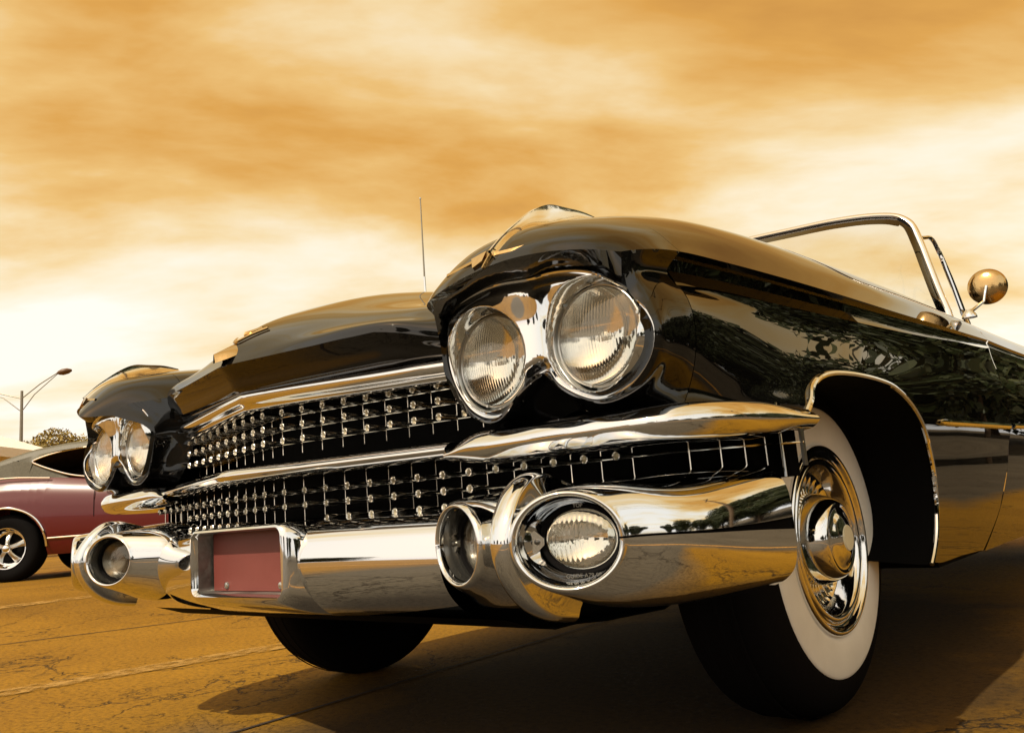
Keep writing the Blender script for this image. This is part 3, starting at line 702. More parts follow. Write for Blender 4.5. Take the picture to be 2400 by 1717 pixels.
def lamp(sg, C, H, rx, rz, name, big):
    l = math.hypot(*H); H = (H[0]/l, H[1]/l); Nn = (H[1], -H[0])
    def put(mb_, nm, m_, par, **k): return (mb_ if sg > 0 else mb_.mirrored()).obj(nm, m_, par, **k)
    def lp(d, sx, sz, ox=0, n=56): return [(C[0]+H[0]*(ox+sx*math.cos(a))+Nn[0]*d, C[1]+H[1]*(ox+sx*math.cos(a))+Nn[1]*d, C[2]+sz*math.sin(a)) for a in np.linspace(0, 2*PI, n, endpoint=False)]
    ctl = [(-.010, rx, rz, 0), (-.020, rx*.97, rz*.97, .001), (-.040, rx*.95, rz*.95, .003), (-.056, rx*.82, rz*.84, .004), (-.064, rx*.5, rz*.5, .005), (-.066, .0008, .0008, .005)]
    fine = cr1(ctl, 4)
    fog = put(MB().grid([lp(*q) for q in fine], closed_v=True), name, 'chrome2' if big else 'bowl', car, angle=80)
    ox = .012 if big else .006; lx, lz = (.050, .041) if big else (.056, .045); D0 = -.036 if big else -.030
    put(MB().grid([lp(D0-.008, lx*1.22, lz*1.2, ox), lp(D0-.001, lx*1.14, lz*1.13, ox), lp(D0-.002, lx*1.03, lz*1.03, ox), lp(D0-.012, lx*1.0, lz*1.0, ox)], closed_v=True), 'gasket', 'rubber', fog)
    fr_, bk_ = [], []
    for i in range(17):
        s_ = (i+.02)/16; rf, rb = [], []
        for j in range(132):
            a = 2*PI*j/132; u = lx*s_*math.cos(a); v = lz*s_*math.sin(a)
            d = D0-.006+(.022 if big else .010)*(1-s_*s_); fl = (.0022 if big else .0004)*abs(math.sin(u*PI/(.0072 if big else .004)))*(1-s_**6)
            for row, dd in ((rf, d+fl), (rb, d-.006)): row.append((C[0]+H[0]*(ox+u)+Nn[0]*dd, C[1]+H[1]*(ox+u)+Nn[1]*dd, C[2]+v))
        fr_.append(rf); bk_.append(rb)
    put(MB().grid(fr_, closed_v=True).grid([r_[::-1] for r_ in bk_], closed_v=True).grid([fr_[-1], bk_[-1]], closed_v=True), 'lens', 'lens', fog, angle=70)
    put(MB().grid([lp(D0-.010-.020*(1-q*q), lx*q, lz*q, ox) for q in (1, .9, .7, .45, .2, .01)], closed_v=True), 'reflector', 'mirror' if big else 'bowl', fog, angle=80)
    # bracket with its screw on the inner side of the lens
    bx = ox-lx-.010; bmb = MB()
    pts = [(bx-.009, .013), (bx-.004, .016), (bx+.008, .005), (bx+.008, -.005), (bx-.004, -.016), (bx-.009, -.013)]
    for dd in (0,):
        A_ = [(C[0]+H[0]*u+Nn[0]*(D0+.004), C[1]+H[1]*u+Nn[1]*(D0+.004), C[2]+v) for u, v in pts]; B_2 = [(p[0]-Nn[0]*.006, p[1]-Nn[1]*.006, p[2]) for p in A_]
        bmb.poly(A_); bmb.poly(B_2[::-1])
        for i in range(6): bmb.poly([A_[i], B_2[i], B_2[(i+1) % 6], A_[(i+1) % 6]])
    bk2 = put(bmb, 'bracket', 'stud', fog, smooth=False)
    put(MB().grid([lp(D0+q[0], q[1], q[1], bx-.001, 14) for q in ((.004, .0042), (.0075, .0038), (.0085, .002), (.0086, .0003))], closed_v=True), 'screw', 'bowl', fog)
    if big:
        for body, size, dz_ in (('GUIDE A79-99', .0080, -.0515), ('TOP', .0072, .0435)):
            tx = bpy.data.curves.new('lens_lettering', 'FONT'); tx.body = body; tx.size = size; tx.extrude = .0005; tx.align_x = 'CENTER'
            t0 = bpy.data.objects.new('tmp', tx); COL.objects.link(t0)
            me = bpy.data.meshes.new_from_object(t0.evaluated_get(bpy.context.evaluated_depsgraph_get())); bpy.data.objects.remove(t0)
            me.materials.clear(); me.materials.append(M['platedark'])
            to = bpy.data.objects.new('lens_lettering', me); COL.objects.link(to); to.parent = fog
            to.location = (sg*(C[0]+H[0]*ox+Nn[0]*(D0+.003)), C[1]+H[1]*ox+Nn[1]*(D0+.003), C[2]+dz_); to.rotation_euler = (rad(90), 0, sg*math.atan2(H[1], H[0]))
for sg in (1, -1):
    lamp(sg, (.825, .020, .437), (.90, .437), .0700, .0580, 'fog_light', True)
    lamp(sg, (.615, .018, .438), (.945, -.328), .0680, .0535, 'driving_light', False)
# strap between the lamps
def strap():
    P = cr1([(.150, .508), (.115, .519), (.085, .526), (.058, .524), (.032, .508), (.012, .486), (-.002, .462), (-.007, .438), (-.002, .410), (.014, .380), (.042, .352), (.082, .332), (.13, .322)], 5)
    rows = []; n = len(P)
    for i, p in enumerate(P):
        d = P[min(i+1, n-1)]-P[max(i-1, 0)]; d /= np.linalg.norm(d); nr = np.array([d[1], -d[0]])
        if nr @ np.array([-1.0, (p[1]-.434)*6]) < 0: nr = -nr
        w = .0195; cx = .729-.004*sst((p[1]-.46)/.05)
        row = [(cx+w*math.cos(a), p[0]+nr[0]*.010*math.sin(a), p[1]+nr[1]*.010*math.sin(a)) for a in np.linspace(0, PI, 15)]
        back = lambda q, k, o: (q[0]+o, q[1]-nr[0]*k, q[2]-nr[1]*k)
        rows.append([back(row[0], .040, .016), back(row[0], .012, .003)]+row+[back(row[-1], .012, -.003), back(row[-1], .040, -.016)])
    return rows
both(MB().grid(strap()), 'bumper_guard', 'chrome', car)

# ---- number plate housing
def rr(hx, hz, r, cz, n=8):
    pts = []
    for (sx, sz, a0) in ((1, 1, 0), (-1, 1, 90), (-1, -1, 180), (1, -1, 270)):
        for k in range(n+1):
            a = rad(a0+90*k/n); pts.append((sx*(hx-r)+r*math.cos(a), cz+sz*(hz-r)+r*math.sin(a)))
    return pts
ph = MB(); rows = []
for y, hx, z0, z1, r in ((.016, .1615, .3635, .4825, .011), (.008, .1635, .362, .484, .013), (.002, .168, .358, .487, .018), (.004, .175, .353, .491, .024), (.012, .183, .346, .494, .030), (.035, .190, .334, .492, .034), (.07, .199, .322, .484, .036), (.12, .214, .310, .468, .04), (.18, .235, .304, .45, .04)):
    rows.append([(x, y, z) for x, z in rr(hx, (z1-z0)/2, r, (z0+z1)/2)])
ph.grid(rows, closed_v=True); phs = ph.obj('plate_housing', 'chrome', car)
MB().box((0, .060, .424), (.166, .003, .062)).obj('back_panel', 'platedark', phs)
MB().grid([[(x, y, z) for x, z in rr(hx, .0595, .011, .423)] for y, hx in ((.015, .1612), (.058, .1600))], closed_v=True).obj('recess', 'recess', phs)
pl = MB().box((0, .047, .4235), (.1535, .0012, .0585)).obj('number_plate', 'plate', car, label='blank brick-red number plate')
for x in (-.10, .10):
    MB().lathe([(-.004, .0004), (-.004, .004), (-.003, .0065), (0, .0075)], (x, .0455, .376), 'y', 16).obj('bolt', 'satin', pl)

# ---- fender fins and emblems
def fin():
    # thin chrome blade standing on the brow; root follows the crown
    base = [(.742, .012, .856), (.745, .035, .880), (.748, .065, .901), (.751, .105, .920), (.755, .150, .932), (.758, .20, .943), (.760, .245, .950), (.762, .29, .955)]
    topz = [(.744, .004, .863), (.744, .030, .889), (.744, .062, .915), (.744, .104, .945), (.744, .140, .9615), (.745, .180, .9645), (.748, .226, .9665), (.757, .275, .962)]
    out_, inn = [], []
    for b, t in zip(cr1(base, 4), cr1(topz, 4)):
        row = []
        for k in range(7):
            s = k/6; x = b[0]+.003*(1-s)**2; row.append((x, b[1]+(t[1]-b[1])*s, b[2]-.004+(t[2]-b[2]+.004)*s))
        row.append((t[0]-.002, t[1], t[2]+.0005))
        for k in range(6, -1, -1):
            s = k/6; x = b[0]-.004-.004*(1-s)**2; row.append((x, b[1]+(t[1]-b[1])*s, b[2]-.004+(t[2]-b[2]+.004)*s))
        out_.append(row)
    return MB().grid(out_)
both(fin(), 'wing_top_fin', 'bright', car)
def extr(pts, d, mb=None):
    mb = mb or MB(); a = [Vector(p) for p in pts]; b = [p+Vector(d) for p in a]; n = len(a)
    mb.poly(a); mb.poly(b[::-1])
    for i in range(n): mb.poly([a[i], b[i], b[(i+1) % n], a[(i+1) % n]])
    return mb
def stripmb(path, w, th, mb=None):
    """flat moulded strip: width along the local cross axis in the xz plane"""
    mb = mb or MB(); P = cr1(path, 3); rows = []
    n = len(P)
    for i, p in enumerate(P):
        d = Vector(P[min(i+1, n-1)]-P[max(i-1, 0)]).normalized(); nrm = Vector((0, -1, .35)).normalized(); c = d.cross(nrm).normalized(); p = Vector(p)
        rows.append([p-c*w, p-c*w*.6+nrm*th, p+c*w*.6+nrm*th, p+c*w])
    mb.grid(rows); return mb
em = MB()
EY = -.006
def ey(pts): return [(x, y+EY, z) for x, y, z in pts]
stripmb(ey([(.653, .010, .844), (.680, .011, .848), (.707, .012, .852)]), .0042, .005, em)
stripmb(ey([(.657, .008, .838), (.682, .008, .841), (.706, .008, .844)]), .0018, .003, em)
extr(ey([(.707, .012, .855), (.733, .018, .862), (.728, .012, .847), (.714, .005, .838)]), (0, -.006, .003), em)
stripmb(ey([(.742, .022, .866), (.737, .012, .850), (.733, .004, .835)]), .0022, .005, em)
stripmb(ey([(.741, .022, .857), (.777, .031, .857), (.815, .050, .863)]), .0046, .005, em)
stripmb(ey([(.741, .018, .850), (.777, .027, .850), (.812, .046, .859)]), .0018, .003, em)
both(em, 'wing_emblem', 'gold', car)
he = MB()
stripmb([(-.06, .062, .893), (-.03, .040, .882), (0, .020, .869), (.03, .040, .882), (.06, .062, .893)], .003, .004, he)
stripmb([(-.022, .075, .902), (0, .045, .889), (.022, .075, .902)], .007, .005, he)
he.obj('hood_emblem', 'gold', car)
ht = MB(); ht.grid([[(x*w, -.030+.09*t+abs(x)*w*.3, .834+.050*t-(abs(x)**2)*.012+.006*(1-abs(x))) for x in np.linspace(-1, 1, 9)] for t, w in ((0, .004), (.15, .02), (.4, .034), (.7, .022), (1, .004))])
ht.obj('hood_tip', 'gold', car)

# ---- wheels
def wheel(sg, y, steer=0):
    c = (sg*(.815 if sg > 0 or y > 2 else .865), y if sg > 0 or y > 2 else y-.03, .367)
    tyre = MB(); pr = [(-.175, .19), (-.19, .24), (-.20, .30), (-.185, .345), (-.165, .362), (-.10, .367), (-.05, .362), (-.020, .350), (-.002, .325), (.006, .296), (.0065, .285)]
    tyre.lathe([(sg*a, r) for a, r in cr1(pr, 4)], c, 'x', 96)
    # tread grooves
    w = tyre.obj('wheel', 'rubber', car)
    for k in (-.135, -.095, -.06):
        MB().lathe([(sg*(k-.006), .3668), (sg*(k-.004), .3685), (sg*(k+.004), .3685), (sg*(k+.006), .3668)], c, 'x', 96).obj('tread_rib', 'rubber', w)
    MB().lathe([(sg*a, r) for a, r in cr1([(.0050, .2865), (.0085, .284), (.0120, .265), (.0125, .235), (.009, .210), (.003, .200)], 4)], c, 'x', 96).obj('whitewall', 'white', w)
    MB().lathe([(sg*a, r) for a, r in cr1([(.002, .203), (.012, .201), (.016, .197), (.015, .190), (.006, .184), (.004, .176), (.010, .170), (.008, .160), (-.010, .152), (-.030, .146)], 4)], c, 'x', 96).obj('rim', 'chrome2', w)
    # fluted dish
    rows = []
    for a, r, am in ((-.030, .148, 0), (-.038, .140, .2), (-.044, .125, 1), (-.046, .110, 1), (-.042, .096, .6), (-.032, .088, 0)):
        rows.append([(c[0]+sg*(a+.0035*am*abs(math.sin(20*t))), c[1]+r*math.cos(t), c[2]+r*math.sin(t)) for t in np.linspace(0, 2*PI, 240, endpoint=False)])
    MB().grid(rows, closed_v=True).obj('fluted_dish', 'chrome2', w)
    cap = MB().lathe([(sg*a, r) for a, r in cr1([(-.034, .098), (-.020, .098), (-.004, .094), (.014, .088), (.028, .080), (.033, .074), (.031, .066), (.033, .058), (.040, .045), (.045, .030), (.046, .026)], 4)], c, 'x', 80).obj('hubcap', 'chrome2', w)
    MB().lathe([(sg*.0455, .0275), (sg*.048, .026), (sg*.0485, .012), (sg*.0485, .0004)], c, 'x', 48).obj('hub_disc', 'ivory', w)
    MB().tube([(c[0]-sg*.01, y+.02, .365+.162), (c[0]+sg*.012, y+.022, .365+.166)], .004, 8).obj('valve', 'rubber', w)
    if steer:
        pass
    return w
for sg in (1, -1):
    wheel(sg, .935); wheel(sg, 4.24)
MB().box((0, .6, .33), (.55, .35, .05)).obj('crossmember', 'dark', car)
MB().grid([[(x, .13, .312), (x, .20, .288), (x, .40, .270), (x, .60, .262), (x, .80, .30)] for x in np.linspace(-.60, .60, 12)]).obj('splash_pan', 'dark', car)

# ---- windshield
hdr = [(0, 1.93, 1.392), (.25, 1.94, 1.388), (.45, 1.96, 1.381), (.60, 1.97, 1.372), (.72, 1.985, 1.356), (.79, 1.995, 1.334), (.825, 1.99, 1.300), (.845, 1.975, 1.240), (.865, 1.955, 1.150), (.885, 1.935, 1.060), (.903, 1.92, .985), (.909, 1.912, .950)]
hp = cr1(hdr, 5)
fr = MB().tube(hp, .0105, 10, sx=1.2); fr.merge(fr.mirrored())
wf = fr.obj('windscreen_frame', 'bright', car)
fr2 = MB().tube([(p[0]*.985, p[1]-.004, p[2]-.014*(1 if p[0] < .8 else .2)) for p in hp], .0125, 8); fr2.merge(fr2.mirrored()); fr2.obj('rubber_seal', 'rubber', wf)
base = cr1([(0, 1.52, 1.075), (.25, 1.525, 1.06), (.45, 1.54, 1.03), (.60, 1.57, 1.005), (.70, 1.60, .995), (.77, 1.65, .991), (.815, 1.72, .988), (.85, 1.79, .986), (.875, 1.84, .984), (.892, 1.88, .983), (.903, 1.92, .984), (.909, 1.912, .950)], 5)
gg = MB().grid([[tuple(b+(h-b)*s+np.array([0, -.03*math.sin(PI*s), 0])) for s in np.linspace(0, 1, 9)] for b, h in zip(base, hp)]); gg.merge(gg.mirrored())
gg.obj('windscreen_glass', 'window', wf)
vf = MB().tube(cr1([(.835, 2.05, 1.26), (.842, 2.16, 1.275), (.848, 2.19, 1.24), (.865, 2.20, 1.14), (.888, 2.205, 1.0), (.895, 2.205, .97)], 4), .007, 8); 
vf2 = MB().tube(cr1([(.850, 2.20, 1.235), (.868, 2.212, 1.14), (.891, 2.217, 1.0), (.897, 2.217, .97)], 4), .006, 8)
for a_ in both(vf, 'quarter_light_frame', 'chrome', car): pass
both(vf2, 'quarter_light_seal', 'rubber', car)
MB().tube([(-.05, 1.90, 1.33), (0, 1.87, 1.31), (.05, 1.90, 1.33)], .008, 8).obj('mirror_bracket', 'satin', car)

# ---- door mirror
mm = thing_m = MB()
ctr = Vector((1.0, 2.05, 1.052)); ax = (Vector((1.52, -.87, .487))-ctr).normalized(); ax = Vector((.06, -1, -.04)).normalized()
u_ = ax.cross(Vector((0, 0, 1))).normalized(); v_ = u_.cross(ax)
rows = []
for h, r in ((-.010, .0545), (-.004, .0565), (.002, .0560), (.010, .050), (.016, .040), (.020, .028), (.022, .014), (.0225, .0005)):
    rows.append([ctr+ax*h+u_*r*math.cos(t)+v_*r*math.sin(t) for t in np.linspace(0, 2*PI, 48, endpoint=False)])
mm.grid(rows, closed_v=True).poly(rows[0])
mir = mm.obj('wing_mirror', 'gold', car)
MB().tube([ctr+ax*.018, ctr+Vector((-.012, -.03, -.05)), (.962, 1.955, .968)], [.006, .005, .006], 10).obj('stem', 'chrome', mir)
MB().lathe([(-.012, .022), (-.004, .021), (.006, .014), (.014, .008), (.016, .0005)], (.956, 1.95, .960), 'z', 24).obj('mount', 'chrome', mir)
# ---- antenna
an = MB().tube([(-.727, 1.25, .95), (-.7265, 1.25, 1.39), (-.721, 1.25, 1.705)], [.0045, .0034, .0022], 8).obj('aerial', 'pole', car)
MB().lathe([(-.004, .0004), (-.003, .004), (.003, .004), (.004, .0004)], (-.721, 1.25, 1.707), 'z', 12).obj('tip', 'satin', an)
MB().lathe([(0, .022), (.01, .02), (.03, .008), (.40, .0045)], (-.727, 1.25, .99), 'z', 16).obj('mast_base', 'chrome', an)

# ================================================================== THE MAROON COUPE
U = Vector((.742, .670, 0)).normalized(); V = Vector((.670, -.742, 0)).normalized()   # V points towards the camera side
RO = Vector((-7.93, 2.02, gz(-7.93, 2.0)))
cp_ = thing('coupe_car', 'maroon muscle coupe with dark vinyl roof parked at the left edge behind the black convertible', 'car', tuple(RO))
def RP(a, b, z): return RO+U*a+V*b+Vector((0, 0, z))   # a forward of the rear axle, b outward (0 = near side face), z up
def cside(z):   # outward bulge of the side
    return float(np.interp(z, [.20, .30, .45, .62, .78, .90, .98, 1.02], [-.10, -.05, -.012, .0, -.004, -.03, -.075, -.11]))
def belt(a): return float(np.interp(a, [-1.1, -.5, 0, .4, .9, 1.6, 2.9, 3.6], [.90, 1.0, 1.035, 1.02, .97, .94, .93, .84]))
rows = []
arch_r = .405
for a in sorted(set(list(np.linspace(-1.15, 3.65, 60))+[-arch_r, arch_r, 2.85-arch_r, 2.85+arch_r]+list(arch_r*np.cos(np.linspace(0, PI, 14)))+list(2.85+arch_r*np.cos(np.linspace(0, PI, 14))))):
    zb = .24
    for c_ in (0, 2.85):
        if abs(a-c_) < arch_r: zb = max(zb, .33+math.sqrt(arch_r**2-(a-c_)**2)*.98)
    zt = belt(a); row = []
    for s in np.linspace(0, 1, 14):
        z = zb+(zt-zb)*s; row.append(RP(a, cside(z*1.0/ (zt/1.02)), z))
    for s in (.3, .6, 1.0): row.append(RP(a, cside(1.02)-.10-.25*s, zt+.012*math.sin(s*PI)))
    rows.append(row)
bd = MB().grid(rows); r0 = rows[0]; bd.poly([*r0, RP(-1.15, -.6, .24)])
mirc = MB(); 
for v in bd.V:
    p = Vector(v)-RO; b_ = p.dot(V); mirc.V.append(tuple(Vector(v)+V*(-1.84-2*b_)))
mirc.F = [tuple(reversed(f)) for f in bd.F]
bd.merge(mirc)
bd.obj('body', 'maroon', cp_)
dk = MB()
dk.grid([[RP(a, -.40, belt(a)-.002), RP(a, -.92, belt(a)+.02), RP(a, -1.44, belt(a)-.002)] for a in (-1.15, -.8, -.45)]); dk.grid([[RP(a, -.40, belt(a)-.002), RP(a, -.92, belt(a)+.03), RP(a, -1.44, belt(a)-.002)] for a in (1.9, 2.5, 3.0, 3.65)])
dk.obj('deck', 'maroon', cp_)
MB().box(tuple(RP(1.2, -.92, .42)), (2.1, .72, .16), Matrix((tuple(U), tuple(V), (0, 0, 1))).transposed()).obj('underbody', 'dark', cp_)
# roof shell with quarter window opening
def roofline(a): return float(np.interp(a, [-.75, -.45, -.15, .2, .5, .9, 1.4, 1.75], [1.01, 1.13, 1.26, 1.355, 1.40, 1.415, 1.40, 1.32]))
rf = MB(); rows = []
for a in np.linspace(-.75, 1.72, 40):
    zt = roofline(a); row = []
    wl = np.interp(a, [-.75, .1, .5, 1.7], [-.10, -.13, -.17, -.2])
    for b, k in ((wl-.015, .93), (wl-.05, .975), (wl-.14, .992), (wl-.4, 1.0), (-.92, 1.006)): row.append(RP(a, b, zt*k))
    row += [RP(a, -1.84-b, zt*k) for b, k in ((wl-.4, 1.0), (wl-.14, .992), (wl-.05, .975), (wl-.015, .93))]
    rows.append(cr1([tuple(p) for p in row], 3))
rf.grid(rows)
# C pillar side panel: region behind quarter window
def pil():
    mbp = MB(); rr_ = []
    for a in np.linspace(-.75, .72, 30):
        zt = roofline(a)*.932; wl = np.interp(a, [-.75, .1, .5, 1.7], [-.10, -.13, -.17, -.2])-.014
        zb = belt(a)-.005
        # window cuts in forward of the slanted line
        if a > .21: zb = min(zt-.002, np.interp(a, [.21, .29, .44, .64, .72], [1.19, 1.245, 1.285, 1.305, 1.312]))
        rr_.append([RP(a, wl+(cside(1.02)-wl)*(1-s)*.8, zb+(zt-zb)*s) for s in np.linspace(0, 1, 5)])
    mbp.grid(rr_[:16]); mbp.grid(rr_[16:])
    rr2 = []
    for a in np.linspace(0.0, .61, 14):   # sail below the window line
        zt = np.interp(a, [0, .21, .61], [1.22, 1.19, belt(.61)]); zb = belt(a)-.005
        wl = np.interp(a, [0, .5], [-.135, -.12]); rr2.append([RP(a, wl+(cside(1.02)-wl)*(1-s)*.8, zb+(zt-zb)*s) for s in np.linspace(0, 1, 4)])
    mbp.grid(rr2)
    return mbp
pp_ = pil(); rf.merge(pp_)
mir2 = MB(); mir2.F = [tuple(reversed(f)) for f in pp_.F]
for v in pp_.V:
    p = Vector(v)-RO; b_ = p.dot(V); mir2.V.append(tuple(Vector(v)+V*(-1.84-2*b_)))
rf.merge(mir2)
rf.obj('vinyl_roof', 'vinyl', cp_)
def ctrim(pts, r, nm='window_trim', m_='chrome'):
    MB().tube([RP(*p) for p in cr1(pts, 4)], r, 8).obj(nm, m_, cp_)
ctrim([(1.7, -.175, 1.285), (1.2, -.165, 1.312), (.81, -.155, 1.312), (.59, -.145, 1.295), (.41, -.135, 1.265), (.27, -.125, 1.225), (.21, -.12, 1.195), (.27, -.115, 1.16), (.44, -.105, 1.09), (.62, -.10, 1.03), (.9, -.105, .98)], .010)
ctrim([(-1.1, -.06, .915), (-.5, -.055, 1.01), (0, -.055, 1.04), (.42, -.07, 1.012)], .008, 'belt_trim')
ctrim([(.415, -.03, .33), (.40, -.005, .47), (.33, .008, .60), (.20, .010, .69), (0, .010, .735), (-.2, .010, .69), (-.33, .008, .60), (-.40, -.005, .47), (-.415, -.03, .33)], .012, 'arch_trim')
ctrim([(.43, -.022, .405), (1.2, -.018, .405), (2.4, -.022, .405)], .011, 'sill_trim')
MB().grid([[RP(.9+.0*s, cside(z)+.0015, z), RP(.908, cside(z)+.0015, z)] for s, z in ((k/12, .26+.70*k/12) for k in range(13))]).obj('door_gap', 'dark', cp_)
MB().lathe([(0, .022), (.01, .02), (.014, .0005)], (0, 0, 0), 'y', 16).obj('door_lock', 'chrome', cp_).location = RP(1.02, -.02, .88)-RO
MB().tube([RP(1.0, .005, .86), RP(1.04, .03, .862), RP(1.18, .03, .862), RP(1.22, .005, .86)], .010, 8).obj('door_handle', 'chrome', cp_)
for (a, b) in ((.95, -.55), (.95, -1.25)):
    s_ = MB(); s_.grid(patch([[RP(a-.15, b+q, .55), RP(a-.1, b+q, 1.0), RP(a, b+q, 1.06), RP(a+.1, b+q, 1.0), RP(a+.12, b+q, .55)] for q in (-.25, -.1, .1, .25)], 3, 4)); s_.obj('front_seat', 'leather', cp_)
s_ = MB(); s_.grid([[RP(-.1, b, .55), RP(-.05, b, .98), RP(.05, b, 1.0), RP(.15, b, .55)] for b in np.linspace(-1.6, -.25, 8)]); s_.obj('rear_seat', 'leather', cp_)
def cwheel(a, b):
    c = RP(a, b, .335); sgn = 1 if b > -.9 else -1
    R3_ = Matrix((tuple(V*sgn), tuple(U), (0, 0, 1))).transposed()
    def lath(prof, n=56, flut=0):
        m_ = MB(); rows = []
        for h, r in prof:
            rows.append([c+R3_ @ Vector((h, r*math.cos(t), r*math.sin(t))) for t in np.linspace(0, 2*PI, n, endpoint=False)])
        return m_.grid(rows, closed_v=True)
    w = lath(cr1([(-.22, .20), (-.23, .28), (-.20, .328), (-.11, .336), (-.02, .328), (.008, .28), (.004, .225), (-.004, .205)], 4)).obj('wheel', 'rubber', cp_)
    lath([(-.004, .208), (.006, .205), (.004, .196), (-.02, .188), (-.05, .180), (-.07, .172), (-.075, .150)]).obj('rim', 'chrome', w)
    lath([(-.074, .152), (-.078, .06), (-.07, .0005)]).obj('brake_drum', 'dark', w)
    for k in range(5):
        t = 2*PI*k/5+.3; m_ = MB(); rows = []
        for r, w_, h in ((.03, .024, -.012), (.06, .020, -.010), (.10, .022, -.024), (.14, .030, -.045), (.158, .038, -.058)):
            d = Vector((0, math.cos(t), math.sin(t))); e = Vector((0, -math.sin(t), math.cos(t)))
            rows.append([c+R3_ @ (Vector((h-.012, 0, 0))+d*r-e*w_), c+R3_ @ (Vector((h, 0, 0))+d*r-e*w_*.5), c+R3_ @ (Vector((h, 0, 0))+d*r+e*w_*.5), c+R3_ @ (Vector((h-.012, 0, 0))+d*r+e*w_)])
        m_.grid(rows).obj('spoke', 'satin', w)
    lath([(-.012, .045), (.0, .043), (.012, .034), (.022, .02), (.024, .0005)]).obj('hub', 'chrome', w)
cwheel(0, -.045); cwheel(2.85, -.045); cwheel(0, -1.795); cwheel(2.85, -1.795)

# a second parked car seen through the coupe's window: long red bonnet and roof
rc = thing('parked_car', 'orange-red car seen through the side window of the maroon coupe', 'car', (-9.6, 5.4, gz(-10, 5)))
o2 = Vector((-9.6, 5.4, gz(-10, 5)))
def QP(a, b, z): return o2+U*a+V*b+Vector((0, 0, z))
rows = []
for a, zb_, zt_ in ((-2.4, .35, .75), (-2.2, .25, .92), (-1.2, .25, .98), (-.6, .25, .99), (1.0, .25, .96), (2.1, .25, .90), (2.4, .35, .74)):
    rows.append(cr1([tuple(QP(a, .02, zb_)), tuple(QP(a, .06, .6)), tuple(QP(a, 0, zt_-.04)), tuple(QP(a, -.15, zt_)), tuple(QP(a, -.9, zt_+.03)), tuple(QP(a, -1.65, zt_)), tuple(QP(a, -1.8, zt_-.04)), tuple(QP(a, -1.86, .6)), tuple(QP(a, -1.82, zb_))], 3))
MB().grid(patch(rows, 3, 1)).obj('body', 'coral', rc)
rows = []
for a, z, w in ((-1.7, .98, .1), (-1.0, 1.30, .2), (-.3, 1.37, .22), (.5, 1.33, .2), (1.2, .97, .1)):
    rows.append([QP(a, -w, .97), QP(a, -w-.06, z-.03), QP(a, -w-.2, z), QP(a, -.9, z+.02), QP(a, -1.8+w+.2, z), QP(a, -1.8+w+.06, z-.03), QP(a, -1.8+w, .97)])
MB().grid(patch(rows, 3, 2)).obj('roof', 'coral', rc)
for a in (-1.5, 1.5):
    for b in (-.05, -1.75):
        cc = QP(a, b, .33); m_ = MB(); m_.grid([[cc+V*h+(U*math.cos(t)+Vector((0, 0, math.sin(t))))*r for t in np.linspace(0, 2*PI, 32, endpoint=False)] for h, r in ((-.1, .2), (-.1, .32), (.08, .32), (.09, .2), (.05, .0005))], closed_v=True); m_.obj('wheel', 'rubber', rc)

# ================================================================== street lamp, canopy, trees, wires
sl_o = thing('street_lamp', 'tall grey double-armed street lamp rising behind the maroon coupe at the left', 'street lamp', (-42.45, 13.26, gz(-42, 13)))
MB().tube([(-42.45, 13.26, .1), (-42.40, 13.22, 5), (-42.30, 13.18, 7.98)], [.12, .085, .06], 12).obj('pole', 'pole', sl_o)
P0 = Vector((-42.30, 13.18, 7.7)); D = Vector((.743, .664, 0))
for sg, ln, hh in ((1, 1.75, 1.05), (-1, 2.6, .55)):
    e = P0+D*sg*ln+Vector((0, 0, hh))
    MB().tube([P0+Vector((0, 0, -.1)), P0+D*sg*ln*.5+Vector((0, 0, hh*.5+.02)), e], .028, 8).obj('arm', 'pole', sl_o)
    MB().tube([P0+Vector((0, 0, -.75)), P0+D*sg*ln*.35+Vector((0, 0, hh*.1-.05)), e+Vector((0, 0, -.05))], .022, 8).obj('brace', 'pole', sl_o)
    m_ = MB(); rows = []
    for s, r in ((0, .06), (.15, .16), (.4, .24), (.7, .22), (.95, .10), (1, .02)):
        rows.append([e+D*sg*(s*.72-.05)+Vector((0, 0, .10*s-.04))+Vector((-.66, .74, 0))*r*math.cos(t)+Vector((0, 0, .62*r*math.sin(t))) for t in np.linspace(0, 2*PI, 14, endpoint=False)])
    m_.grid(rows, closed_v=True); m_.obj('lamp_head', 'lamphead', sl_o)

cn = thing('canopy_tent', 'white peaked canopy roof at the left edge beyond the maroon coupe', 'canopy', (-27.6, 6.8, gz(-27, 7)))
cc = Vector((-27.8, 6.5, .157)); m_ = MB()
a4 = [cc+D*s*2.4+Vector((-.664, .743, 0))*t*2.4+Vector((0, 0, 3.25)) for s, t in ((-1, -1), (1, -1), (1, 1), (-1, 1))]
pk = cc+Vector((0, 0, 4.3))
for i in range(4):
    m_.poly([a4[i], a4[(i+1) % 4], pk]); m_.poly([a4[i], a4[(i+1) % 4], a4[(i+1) % 4]-Vector((0, 0, .28)), a4[i]-Vector((0, 0, .28))])
m_.obj('canvas_roof', 'canvas', cn, smooth=False)
for p in a4: MB().tube([p-Vector((0, 0, 3.25)), p], .03, 8).obj('leg', 'pole', cn)

